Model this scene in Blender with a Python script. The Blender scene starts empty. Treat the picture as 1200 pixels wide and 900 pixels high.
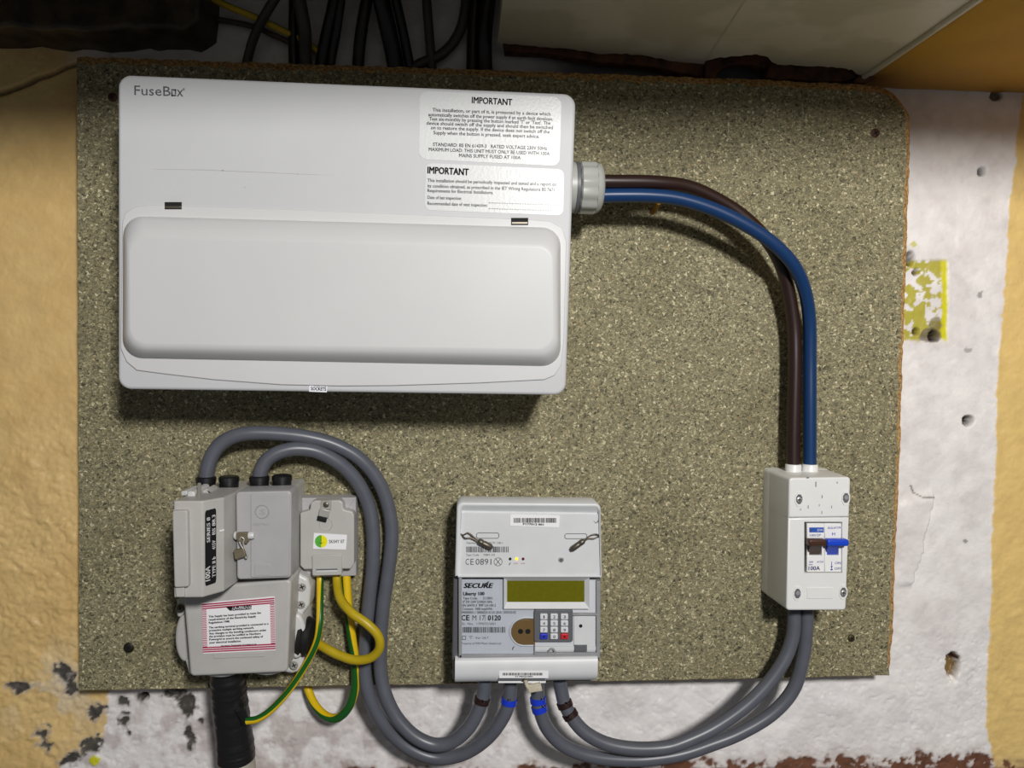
import bpy, math, random
import numpy as np
from mathutils import Vector, Matrix

random.seed(7)
SC = bpy.context.scene
COL = SC.collection

# ------------------------------------------------------------------ camera
# board front = plane y 0, wall = plane y 0.035, camera 0.7 m in front of the board
CAM = np.array([0.0, -0.70, 0.0])
YAW, PIT, ROL = -0.06623493, -0.03591728, -0.01179134
F = 900.0
def rotm(yaw, pit, rol):
    cy, sy, cp, sp, cr, sr = math.cos(yaw), math.sin(yaw), math.cos(pit), math.sin(pit), math.cos(rol), math.sin(rol)
    rz = np.array([[cy, -sy, 0], [sy, cy, 0], [0, 0, 1]])
    rx = np.array([[1, 0, 0], [0, cp, -sp], [0, sp, cp]])
    ry = np.array([[cr, 0, sr], [0, 1, 0], [-sr, 0, cr]])
    return rz @ rx @ ry
RM = rotm(YAW, PIT, ROL)
cd = bpy.data.cameras.new('camera'); cam = bpy.data.objects.new('camera', cd); COL.objects.link(cam)
r_, f_, u_ = RM[:, 0], RM[:, 1], RM[:, 2]
cam.matrix_world = Matrix(((r_[0], u_[0], -f_[0], CAM[0]), (r_[1], u_[1], -f_[1], CAM[1]),
                           (r_[2], u_[2], -f_[2], CAM[2]), (0, 0, 0, 1)))
cd.sensor_fit = 'HORIZONTAL'; cd.sensor_width = 36; cd.lens = F / 1200 * 36; cd.clip_start = 0.01
SC.camera = cam

# ------------------------------------------------------------------ world and light
wd = bpy.data.worlds.new('world'); SC.world = wd; wd.use_nodes = True
bg = wd.node_tree.nodes['Background']
bg.inputs['Color'].default_value = (0.92, 0.95, 1.0, 1); bg.inputs['Strength'].default_value = 0.09
ld = bpy.data.lights.new('ceiling_lamp', 'POINT'); lamp = bpy.data.objects.new('ceiling_lamp', ld); COL.objects.link(lamp)
lamp.location = (0.28, -1.24, 0.395); ld.energy = 61; ld.color = (1.0, 0.98, 0.955); ld.shadow_soft_size = 0.072
SC.view_settings.view_transform = 'Standard'; SC.view_settings.look = 'None'
SC.view_settings.exposure = 0.0; SC.view_settings.gamma = 1.0; SC.view_settings.use_curve_mapping = False

# ------------------------------------------------------------------ measuring helpers
def W(u, v, y=0.0):
    """point of the plane y = const that the photograph shows at pixel (u, v)"""
    d = RM @ np.array([(u - 600) / F, 1.0, (450 - v) / F])
    return CAM + d * ((y - CAM[1]) / d[1])
def P(x, y, z):
    q = (np.stack([x, y, z], -1) - CAM) @ RM
    return 600 + F * q[..., 0] / q[..., 1], 450 - F * q[..., 2] / q[..., 1]
def onplane(u, v, z0, sx):
    """ray through (u, v) met with the tilted plane z = z0 + sx * x"""
    d = RM @ np.array([(u - 600) / F, 1.0, (450 - v) / F])
    t = (z0 + sx * CAM[0] - CAM[2]) / (d[2] - sx * d[0])
    return CAM + d * t
def px(y): return (y - CAM[1]) / F           # size of a pixel at plane y
def lin(c):
    return tuple(((v / 255) / 12.92 if v / 255 <= 0.04045 else ((v / 255 + 0.055) / 1.055) ** 2.4) for v in c)

# ------------------------------------------------------------------ materials
MATS = {}
def mat(name, rgb, rough=0.5, metal=0.0, var=0.0, vscale=60, bump=0.0, bscale=400, rgb2=None, spec=0.5, coat=0.0):
    if name in MATS: return MATS[name]
    m = bpy.data.materials.new(name); m.use_nodes = True; MATS[name] = m
    nt = m.node_tree; b = nt.nodes['Principled BSDF']
    b.inputs['Base Color'].default_value = (*lin(rgb), 1); b.inputs['Roughness'].default_value = rough
    b.inputs['Metallic'].default_value = metal; b.inputs['Specular IOR Level'].default_value = spec
    b.inputs['Coat Weight'].default_value = coat
    if var or rgb2 or bump:
        tc = nt.nodes.new('ShaderNodeTexCoord')
    if var or rgb2:
        n = nt.nodes.new('ShaderNodeTexNoise'); n.inputs['Scale'].default_value = vscale; n.inputs['Detail'].default_value = 6
        nt.links.new(tc.outputs['Object'], n.inputs['Vector'])
        r = nt.nodes.new('ShaderNodeValToRGB')
        a = lin(rgb); c = lin(rgb2) if rgb2 else tuple(x * (1 - var) for x in a)
        r.color_ramp.elements[0].position = 0.35; r.color_ramp.elements[1].position = 0.65
        r.color_ramp.elements[0].color = (*c, 1); r.color_ramp.elements[1].color = (*a, 1)
        nt.links.new(n.outputs['Fac'], r.inputs['Fac']); nt.links.new(r.outputs['Color'], b.inputs['Base Color'])
    if bump:
        n2 = nt.nodes.new('ShaderNodeTexNoise'); n2.inputs['Scale'].default_value = bscale; n2.inputs['Detail'].default_value = 4
        nt.links.new(tc.outputs['Object'], n2.inputs['Vector'])
        bp = nt.nodes.new('ShaderNodeBump'); bp.inputs['Strength'].default_value = bump; bp.inputs['Distance'].default_value = 0.001
        nt.links.new(n2.outputs['Fac'], bp.inputs['Height']); nt.links.new(bp.outputs['Normal'], b.inputs['Normal'])
    return m

WHITE = mat('white_powder_coat', (196, 197, 199), 0.46, spec=0.3, var=0.03, vscale=18, bump=0.06, bscale=1500)
LID = mat('white_lid_plastic', (204, 204, 204), 0.42, var=0.03, vscale=14, spec=0.35)
SWHITE = mat('switch_white_plastic', (228, 229, 227), 0.35, var=0.02)
MODULE = mat('module_white', (236, 236, 234), 0.4)
METERW = mat('meter_white_plastic', (214, 216, 218), 0.4, var=0.06, vscale=40)
PLATE = mat('meter_plate', (205, 207, 212), 0.4)
METERG = mat('meter_grey_plastic', (150, 151, 154), 0.35, var=0.1)
METERD = mat('meter_smoke_plastic', (92, 93, 98), 0.2)
GREYC = mat('cutout_grey', (186, 184, 180), 0.42, var=0.08, vscale=45, bump=0.08, bscale=700)
GREYN = mat('neutral_grey', (176, 174, 176), 0.42, var=0.08, vscale=45, bump=0.08, bscale=700)
GREYL = mat('cutout_light_grey', (206, 206, 204), 0.35, var=0.05)
GLAND = mat('gland_grey', (170, 172, 167), 0.4)
CASE = mat('case_white', (214, 215, 216), 0.4)
GREYCAB = mat('grey_pvc', (92, 95, 104), 0.36, var=0.1, vscale=80)
BROWN = mat('brown_pvc', (42, 25, 21), 0.38)
BLUE = mat('blue_pvc', (20, 54, 98), 0.33)
BLACK = mat('black_plastic', (22, 22, 24), 0.4)
RUBBER = mat('black_rubber', (20, 20, 21), 0.5)
TAPE = mat('black_tape', (24, 24, 25), 0.38, bump=0.3, bscale=300)
SHEATH = mat('pale_sheath', (196, 190, 176), 0.7, var=0.2)
BLKCAB = mat('black_old_cable', (20, 19, 19), 0.3, bump=0.2, bscale=300)
GRYCAB = mat('old_grey_cable', (66, 63, 60), 0.45, var=0.2)
CORD = mat('old_brown_cord', (78, 66, 54), 0.7)
YEL = mat('earth_yellow', (224, 188, 20), 0.35)
OLIVEY = mat('earth_dull_yellow', (188, 164, 22), 0.4, var=0.15)
GRN = mat('earth_green', (26, 92, 30), 0.38)
STEEL = mat('steel', (190, 188, 182), 0.35, 0.45)
DSTEEL = mat('dark_steel', (104, 98, 88), 0.4, 0.7)
WIREM = mat('seal_wire', (120, 112, 100), 0.4, 0.8)
LEAD = mat('lead_seal', (132, 122, 100), 0.5, 0.5, var=0.2, vscale=200)
PALESEAL = mat('pale_seal', (208, 200, 178), 0.55, var=0.25, vscale=300)
RUST = mat('rusty_screw', (86, 50, 40), 0.6, 0.2, var=0.3, vscale=500)
DARK = mat('dark_recess', (14, 13, 13), 0.8)
DGREY = mat('dark_grey_plastic', (96, 98, 102), 0.45)
INK = mat('black_ink', (34, 34, 36), 0.3)
LOGO = mat('logo_grey', (84, 86, 90), 0.4)
INKG = mat('grey_ink', (88, 88, 92), 0.45)
BINK = mat('blue_ink', (38, 66, 158), 0.45)
BLOCKB = mat('blue_block', (40, 84, 178), 0.45)
RINK = mat('red_ink', (172, 44, 78), 0.45)
WINK = mat('white_ink', (236, 236, 236), 0.5)
STICK = mat('white_sticker', (240, 240, 242), 0.35)
CLEARST = mat('clear_sticker', (206, 208, 208), 0.34, spec=0.4, bump=0.12, bscale=420)
SOCKET = mat('small_sticker', (232, 233, 240), 0.35)
LCD = mat('lcd', (104, 102, 12), 0.18, var=0.12, vscale=300)
GOLD = mat('optical_port_brown', (122, 94, 52), 0.4)
KEYW = mat('key_white', (214, 216, 220), 0.4)
KEYB = mat('key_blue', (40, 54, 190), 0.4)
KEYR = mat('key_red', (196, 34, 42), 0.4)
TOGB = mat('toggle_brown', (68, 40, 24), 0.38)
TOGBL = mat('toggle_blue', (22, 68, 200), 0.35)
BANDB = mat('band_blue', (24, 58, 200), 0.38)
BANDBR = mat('band_brown', (42, 24, 20), 0.38)
SGRN = mat('sticker_green', (86, 176, 58), 0.45)
SYEL = mat('sticker_yellow', (236, 228, 14), 0.45)
CREAM = mat('cream_gloss_paint', (222, 212, 188), 0.38, rgb2=(204, 195, 168), vscale=7, bump=0.25, bscale=60)
for n_ in CREAM.node_tree.nodes:
    if n_.type == 'VALTORGB': n_.color_ramp.elements[0].position = 0.47; n_.color_ramp.elements[1].position = 0.52
OCHRE = mat('ochre_paint', (238, 180, 70), 0.6, var=0.12, vscale=14, bump=0.3, bscale=120)
DARKBLOCK = mat('light_block_dark', (40, 36, 32), 0.9)  # near black for the unseen boards that block light
BEAM = mat('charred_timber', (74, 62, 44), 0.5, rgb2=(14, 12, 10), vscale=46, bump=1.0, bscale=70)
LATH = mat('broken_brown_wood', (104, 62, 34), 0.75, rgb2=(52, 30, 18), vscale=90, bump=0.6, bscale=200)
CORE = mat('chipboard_core', (214, 174, 112), 0.85, rgb2=(132, 96, 52), vscale=380, bump=1.0, bscale=500)
LEDY = mat('led_amber', (255, 200, 40), 0.3)
lb = LEDY.node_tree.nodes['Principled BSDF']; lb.inputs['Emission Color'].default_value = (*lin((255, 190, 30)), 1); lb.inputs['Emission Strength'].default_value = 1.4
LEDR = mat('led_red_off', (92, 32, 36), 0.3)

def chipboard():
    m = bpy.data.materials.new('chipboard'); m.use_nodes = True; nt = m.node_tree; b = nt.nodes['Principled BSDF']
    N = nt.nodes.new; L = nt.links.new
    tc = N('ShaderNodeTexCoord'); nz = N('ShaderNodeTexNoise'); nz.inputs['Scale'].default_value = 330
    L(tc.outputs['Object'], nz.inputs['Vector'])
    mx = N('ShaderNodeMix'); mx.data_type = 'VECTOR'; mx.inputs['Factor'].default_value = 0.006
    L(tc.outputs['Object'], mx.inputs['A']); L(nz.outputs['Color'], mx.inputs['B'])
    cols = []
    for sc, rot in ((520, 0.6), (660, -0.9)):
        mp = N('ShaderNodeMapping'); mp.inputs['Rotation'].default_value = (0, rot, 0); mp.inputs['Scale'].default_value = (1, 1, 1.55)
        L(mx.outputs['Result'], mp.inputs['Vector'])
        vo = N('ShaderNodeTexVoronoi'); vo.inputs['Scale'].default_value = sc; L(mp.outputs['Vector'], vo.inputs['Vector'])
        sp = N('ShaderNodeSeparateColor'); L(vo.outputs['Color'], sp.inputs['Color']); cols.append(sp.outputs[0])
    add = N('ShaderNodeMath'); add.operation = 'ADD'; L(cols[0], add.inputs[0]); L(cols[1], add.inputs[1])
    hf = N('ShaderNodeMath'); hf.operation = 'MULTIPLY'; hf.inputs[1].default_value = 0.5; L(add.outputs[0], hf.inputs[0])
    rp = N('ShaderNodeValToRGB'); e = rp.color_ramp.elements
    e[0].position = 0.0; e[0].color = (*lin((52, 50, 34)), 1)
    e[1].position = 1.0; e[1].color = (*lin((222, 214, 178)), 1)
    for p_, c_ in ((0.15, (78, 75, 55)), (0.3, (115, 110, 84)), (0.6, (138, 131, 101)), (0.8, (168, 159, 123))):
        q = e.new(p_); q.color = (*lin(c_), 1)
    L(hf.outputs[0], rp.inputs['Fac'])
    st = N('ShaderNodeTexNoise'); st.inputs['Scale'].default_value = 9; st.inputs['Detail'].default_value = 5; L(tc.outputs['Object'], st.inputs['Vector'])
    sr = N('ShaderNodeValToRGB'); sr.color_ramp.elements[0].position = 0.3; sr.color_ramp.elements[0].color = (0.80, 0.79, 0.74, 1)
    sr.color_ramp.elements[1].position = 0.55; sr.color_ramp.elements[1].color = (1, 1, 1, 1)
    L(st.outputs['Fac'], sr.inputs['Fac'])
    mu = N('ShaderNodeMix'); mu.data_type = 'RGBA'; mu.blend_type = 'MULTIPLY'; mu.inputs['Factor'].default_value = 1
    L(rp.outputs['Color'], mu.inputs['A']); L(sr.outputs['Color'], mu.inputs['B'])
    v3 = N('ShaderNodeTexVoronoi'); v3.inputs['Scale'].default_value = 300; L(mx.outputs['Result'], v3.inputs['Vector'])
    s3 = N('ShaderNodeSeparateColor'); L(v3.outputs['Color'], s3.inputs['Color'])
    last = mu.outputs['Result']
    for ch, thr, dmax, c_ in ((0, 0.86, 0.34, (224, 214, 178)), (1, 0.93, 0.36, (48, 44, 32)), (2, 0.94, 0.4, (138, 120, 84))):
        g1 = N('ShaderNodeMath'); g1.operation = 'GREATER_THAN'; g1.inputs[1].default_value = thr; L(s3.outputs[ch], g1.inputs[0])
        g2 = N('ShaderNodeMath'); g2.operation = 'LESS_THAN'; g2.inputs[1].default_value = dmax; L(v3.outputs['Distance'], g2.inputs[0])
        g3 = N('ShaderNodeMath'); g3.operation = 'MULTIPLY'; L(g1.outputs[0], g3.inputs[0]); L(g2.outputs[0], g3.inputs[1])
        g4 = N('ShaderNodeMath'); g4.operation = 'MULTIPLY'; g4.inputs[1].default_value = 0.75; L(g3.outputs[0], g4.inputs[0])
        m3 = N('ShaderNodeMix'); m3.data_type = 'RGBA'; L(g4.outputs[0], m3.inputs['Factor']); L(last, m3.inputs['A']); m3.inputs['B'].default_value = (*lin(c_), 1); last = m3.outputs['Result']
    L(last, b.inputs['Base Color']); b.inputs['Roughness'].default_value = 0.75
    bp = N('ShaderNodeBump'); bp.inputs['Strength'].default_value = 0.35; bp.inputs['Distance'].default_value = 0.0006
    L(hf.outputs[0], bp.inputs['Height']); L(bp.outputs['Normal'], b.inputs['Normal'])
    return m
CHIP = chipboard()

def wallmat():
    m = bpy.data.materials.new('painted_plaster'); m.use_nodes = True; nt = m.node_tree; b = nt.nodes['Principled BSDF']
    N = nt.nodes.new; L = nt.links.new
    at = N('ShaderNodeAttribute'); at.attribute_name = 'paint'
    tc = N('ShaderNodeTexCoord'); nz = N('ShaderNodeTexNoise'); nz.inputs['Scale'].default_value = 55; nz.inputs['Detail'].default_value = 8
    L(tc.outputs['Object'], nz.inputs['Vector'])
    rp = N('ShaderNodeValToRGB'); rp.color_ramp.elements[0].position = 0.3; rp.color_ramp.elements[0].color = (0.9, 0.89, 0.89, 1)
    rp.color_ramp.elements[1].position = 0.62; rp.color_ramp.elements[1].color = (1, 1, 1, 1); L(nz.outputs['Fac'], rp.inputs['Fac'])
    mu = N('ShaderNodeMix'); mu.data_type = 'RGBA'; mu.blend_type = 'MULTIPLY'; mu.inputs['Factor'].default_value = 1
    L(at.outputs['Color'], mu.inputs['A']); L(rp.outputs['Color'], mu.inputs['B']); L(mu.outputs['Result'], b.inputs['Base Color'])
    b.inputs['Roughness'].default_value = 0.45
    n2 = N('ShaderNodeTexNoise'); n2.inputs['Scale'].default_value = 260; n2.inputs['Detail'].default_value = 8; L(tc.outputs['Object'], n2.inputs['Vector'])
    bp = N('ShaderNodeBump'); bp.inputs['Strength'].default_value = 0.6; bp.inputs['Distance'].default_value = 0.0008
    L(n2.outputs['Fac'], bp.inputs['Height']); L(bp.outputs['Normal'], b.inputs['Normal'])
    return m
PLASTER = wallmat()

def clearmat():
    m = bpy.data.materials.new('clear_polycarbonate'); m.use_nodes = True; nt = m.node_tree
    nt.nodes.remove(nt.nodes['Principled BSDF']); out = nt.nodes['Material Output']
    N = nt.nodes.new; L = nt.links.new
    tr = N('ShaderNodeBsdfTransparent'); tr.inputs['Color'].default_value = (0.95, 0.96, 0.97, 1)
    gl = N('ShaderNodeBsdfGlossy'); gl.inputs['Roughness'].default_value = 0.08
    fr = N('ShaderNodeFresnel'); fr.inputs['IOR'].default_value = 1.4
    mx = N('ShaderNodeMixShader'); L(fr.outputs[0], mx.inputs[0]); L(tr.outputs[0], mx.inputs[1]); L(gl.outputs[0], mx.inputs[2])
    L(mx.outputs[0], out.inputs['Surface'])
    return m
CLEAR = clearmat()

# ------------------------------------------------------------------ outlines (lists of (x, z))
def area2(o): return sum(o[i][0] * o[(i + 1) % len(o)][1] - o[(i + 1) % len(o)][0] * o[i][1] for i in range(len(o)))
def ccw(o): return o if area2(o) > 0 else o[::-1]
def pix(pts, y): return ccw([(W(u, v, y)[0], W(u, v, y)[2]) for u, v in pts])
def rect(u0, v0, u1, v1, y): return pix([(u0, v0), (u1, v0), (u1, v1), (u0, v1)], y)
def rounded(o, r, n=5):
    o = ccw(o); out = []; k = len(o)
    rs = r if isinstance(r, (list, tuple)) else [r] * k
    for i in range(k):
        p = np.array(o[i]); a = np.array(o[i - 1]) - p; b = np.array(o[(i + 1) % k]) - p
        la, lb_ = np.linalg.norm(a), np.linalg.norm(b); a, b = a / la, b / lb_
        ang = math.acos(max(-1, min(1, float(a @ b)))); rr = rs[i]
        if rr <= 0 or ang > 3.1: out.append(tuple(p)); continue
        t = min(rr / math.tan(ang / 2), la * 0.48, lb_ * 0.48); rr = t * math.tan(ang / 2)
        bis = (a + b) / np.linalg.norm(a + b); c = p + bis * (rr / math.sin(ang / 2))
        s = p + a * t - c; e = p + b * t - c
        a0 = math.atan2(s[1], s[0]); a1 = math.atan2(e[1], e[0]); da = (a1 - a0 + math.pi) % (2 * math.pi) - math.pi
        for j in range(n + 1):
            th = a0 + da * j / n; out.append((c[0] + rr * math.cos(th), c[1] + rr * math.sin(th)))
    return out
def inset(o, d):
    k = len(o); out = []
    for i in range(k):
        p = np.array(o[i]); e0 = p - np.array(o[i - 1]); e1 = np.array(o[(i + 1) % k]) - p
        e0 /= max(np.linalg.norm(e0), 1e-9); e1 /= max(np.linalg.norm(e1), 1e-9)
        n0 = np.array([-e0[1], e0[0]]); n1 = np.array([-e1[1], e1[0]]); m = n0 + n1
        l = np.linalg.norm(m)
        m = n0 if l < 1e-6 else m / l
        out.append(tuple(p + m * d / max(float(m @ n0), 0.35)))
    return out
def ell(u, v, ru, rv, y, n=24):
    c = W(u, v, y); s = px(y)
    return [(c[0] + ru * s * math.cos(2 * math.pi * i / n), c[2] + rv * s * math.sin(2 * math.pi * i / n)) for i in range(n)]

_capH = [None]
class MB:
    def __init__(s): s.v = []; s.f = []; s.m = []; s.s = []
    def face(s, idx, m=0, sm=True): s.f.append(tuple(idx)); s.m.append(m); s.s.append(sm)
    def ring(s, pts):
        i = len(s.v); s.v += [tuple(map(float, p)) for p in pts]; return list(range(i, i + len(pts)))
    def loft(s, rings, cap0=True, cap1=True, m=0):
        """rings: lists of 3d points, first = front (towards the camera), ccw seen from the camera"""
        R_ = [s.ring(r) for r in rings]; n = len(R_[0])
        if cap0: s.face(R_[0], m, False)
        for a, b in zip(R_, R_[1:]):
            for i in range(n): s.face((a[(i + 1) % n], a[i], b[i], b[(i + 1) % n]), m)
        if cap1: s.face(R_[-1][::-1], m, False)
        return s
    def prism(s, o, y0, y1, bev=0.0, seg=4, m=0, draft=0.0):
        o = ccw(o); rings = []
        if bev:
            # from front (fully inset) to the flank
            for k in range(seg + 1):
                t = math.pi / 2 * k / seg
                rings.append([(x, y0 + bev * (1 - math.cos(t)), z) for x, z in (inset(o, bev * (1 - math.sin(t))) if k < seg else o)])
        else: rings.append([(x, y0, z) for x, z in o])
        rings.append([(x, y1, z) for x, z in (inset(o, -draft) if draft else o)])
        return s.loft(rings, m=m)
    def box(s, x0, x1, y0, y1, z0, z1, m=0):
        return s.prism([(x0, z0), (x1, z0), (x1, z1), (x0, z1)], y0, y1, m=m)
    def flat(s, o, y, m=0):
        s.face(s.ring([(x, y, z) for x, z in ccw(o)]), m, False); return s
    def lathe(s, c, axis, prof, n=20, m=0, fl=None):
        """prof: (radius, distance along axis); fl(i, k) scales the radius"""
        a = Vector(axis).normalized(); t = a.orthogonal().normalized(); b = a.cross(t); R_ = []
        for k, (r, d) in enumerate(prof):
            pts = []
            for i in range(n):
                th = 2 * math.pi * i / n; rr = r * (fl(i, k) if fl else 1)
                pts.append(Vector(c) + a * d + (t * math.cos(th) + b * math.sin(th)) * rr)
            R_.append(s.ring(pts))
        for p, q in zip(R_, R_[1:]):
            for i in range(n): s.face((p[i], p[(i + 1) % n], q[(i + 1) % n], q[i]), m)
        s.face(R_[0][::-1], m, False); s.face(R_[-1], m, False); return s
    def tube(s, path, r, n=14, stripe=None, twist=0.0, rad=None, m=0, t0=0.0):
        path = [Vector(p) for p in path]; R_ = []
        tg = [(path[min(i + 1, len(path) - 1)] - path[max(i - 1, 0)]).normalized() for i in range(len(path))]
        nrm = tg[0].orthogonal().normalized()
        ref = Vector((0, -1, 0)); q = ref - tg[0] * ref.dot(tg[0])
        if q.length > 0.2: nrm = q.normalized()
        for i, p in enumerate(path):
            if i: nrm = (nrm - tg[i] * nrm.dot(tg[i])).normalized()
            b = tg[i].cross(nrm); rr = r * (rad(i / (len(path) - 1)) if rad else 1)
            R_.append(s.ring([p + (nrm * math.cos(2 * math.pi * k / n + t0 + twist * i / len(path)) + b * math.sin(2 * math.pi * k / n + t0 + twist * i / len(path))) * rr for k in range(n)]))
        for a, b in zip(R_, R_[1:]):
            for k in range(n):
                s.face((a[k], a[(k + 1) % n], b[(k + 1) % n], b[k]), (1 if stripe and k in stripe else m))
        s.face(R_[0][::-1], m, False); s.face(R_[-1], m, False); return s
    def text3(s, body, o, xv, yv, width, h, bold=0.0, shear=0.0, m=0, center=False):
        c = bpy.data.curves.new('t', 'FONT'); c.body = body; c.resolution_u = 2; c.shear = shear
        ob = bpy.data.objects.new('t', c); COL.objects.link(ob); bpy.context.view_layer.update()
        me = ob.to_mesh(); vs = [tuple(v.co) for v in me.vertices]; fs = [tuple(p.vertices) for p in me.polygons]; ob.to_mesh_clear()
        bpy.data.objects.remove(ob); bpy.data.curves.remove(c)
        if not vs: return s
        x0 = min(v[0] for v in vs); x1 = max(v[0] for v in vs)
        sy = h / 0.69; sx = width / (x1 - x0) if width else sy
        xv, yv, o = np.array(xv), np.array(yv), np.array(o)
        off = -(x1 - x0) * sx / 2 if center else 0
        for dx, dy in (((0, 0),) if bold < 0.008 else ((-bold, 0), (bold, 0)) if bold < 0.02 else ((-bold, -bold * .5), (bold, -bold * .5), (-bold, bold * .5), (bold, bold * .5))):
            i = s.ring([o + xv * ((v[0] - x0 + dx * 1.3) * sx + off) + yv * ((v[1] + dy * 1.3) * sy) for v in vs])
            for f in fs: s.face([i[k] for k in f], m, False)
        return s
    def text(s, body, u0, v0, u1, v1, hpx, y, **k):
        """baseline from pixel (u0, v0) to (u1, v1) on plane y; capital height in pixels"""
        a, b = W(u0, v0, y), W(u1, v1, y); d = b - a; l = np.linalg.norm(d); d /= l
        return s.text3(body, a, d, (-d[2], 0, d[0]), l, hpx * px(y), **k)
    def build(s, name, mats, parent=None, org=None):
        v = np.array(s.v); c = (v.min(0) + v.max(0)) / 2 if org is None else np.array(org)
        me = bpy.data.meshes.new(name); me.from_pydata((v - c).tolist(), [], s.f); 
        mats = mats if isinstance(mats, (list, tuple)) else [mats]
        for m in mats: me.materials.append(m)
        me.polygons.foreach_set('material_index', s.m); me.set_sharp_from_angle(angle=math.radians(48))
        me.polygons.foreach_set('use_smooth', s.s); me.update()
        o = bpy.data.objects.new(name, me); COL.objects.link(o); ORG[o.name] = c
        if parent is not None: o.parent = parent; o.location = c - ORG[parent.name]
        else: o.location = c
        return o
ORG = {}
def tag(o, label=None, cat=None, group=None, kind=None):
    if label: o['label'] = label
    if cat: o['category'] = cat
    if group: o['group'] = group
    if kind: o['kind'] = kind
    return o
def thing(name, loc, label, cat, group=None):
    o = bpy.data.objects.new(name, None); COL.objects.link(o); o.empty_display_size = 0.02
    o.location = loc; ORG[o.name] = np.array(loc, float); return tag(o, label, cat, group)
def part(parent, name, m, fn):
    b = MB(); fn(b); return b.build(name, m, parent)
def spline(pts, n=10):
    p = [Vector(q) for q in pts]; p = [p[0] * 2 - p[1]] + p + [p[-1] * 2 - p[-2]]; out = []
    for i in range(1, len(p) - 2):
        for k in range(n):
            t = k / n; a, b, c, d = p[i - 1:i + 3]
            out.append(0.5 * (2 * b + (c - a) * t + (2 * a - 5 * b + 4 * c - d) * t * t + (3 * b - a - 3 * c + d) * t ** 3))
    out.append(p[-2]); return out
def path(pts, n=10): return spline([W(u, v, y) for u, v, y in pts], n)
def bars(b, u0, v0, u1, v1, y, n, seed, m=0, lo=0.35, hi=0.8):
    rr = random.Random(seed); w = (u1 - u0) / n
    for i in range(n):
        a = u0 + i * w; b.flat(rect(a, v0, a + w * rr.uniform(lo, hi), v1, y), y, m)

# ================================================================== the setting
def hash2(ix, iy, seed):
    h = (ix.astype(np.int64) * 374761393 + iy.astype(np.int64) * 668265263 + seed * 982451653) & 0xffffffff
    h = ((h ^ (h >> 13)) * 1274126177) & 0xffffffff
    return ((h ^ (h >> 16)) & 0xffff) / 65535.0
def vnoise(x, y, seed):
    ix, iy = np.floor(x), np.floor(y); fx, fy = x - ix, y - iy
    fx = fx * fx * (3 - 2 * fx); fy = fy * fy * (3 - 2 * fy)
    return (hash2(ix, iy, seed) * (1 - fx) + hash2(ix + 1, iy, seed) * fx) * (1 - fy) + (hash2(ix, iy + 1, seed) * (1 - fx) + hash2(ix + 1, iy + 1, seed) * fx) * fy
def fbm(x, y, seed, o=4):
    s = 0; a = 0.5; t = 0
    for k in range(o):
        c_, n_ = math.cos(0.6 + 0.9 * k), math.sin(0.6 + 0.9 * k)
        s = s + a * vnoise((x * c_ - y * n_) * 2 ** k + 17.3 * k, (x * n_ + y * c_) * 2 ** k + 5.1 * k, seed + k); t += a; a *= 0.5
    return s / t
def sstep(a, b, x):
    t = np.clip((x - a) / (b - a), 0, 1); return t * t * (3 - 2 * t)
def segdist(u, v, pts):
    d = np.full(u.shape, 1e9)
    for (ax, ay), (bx, by) in zip(pts, pts[1:]):
        dx, dy = bx - ax, by - ay; t = np.clip(((u - ax) * dx + (v - ay) * dy) / (dx * dx + dy * dy), 0, 1)
        d = np.minimum(d, np.hypot(u - ax - t * dx, v - ay - t * dy))
    return d

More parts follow.
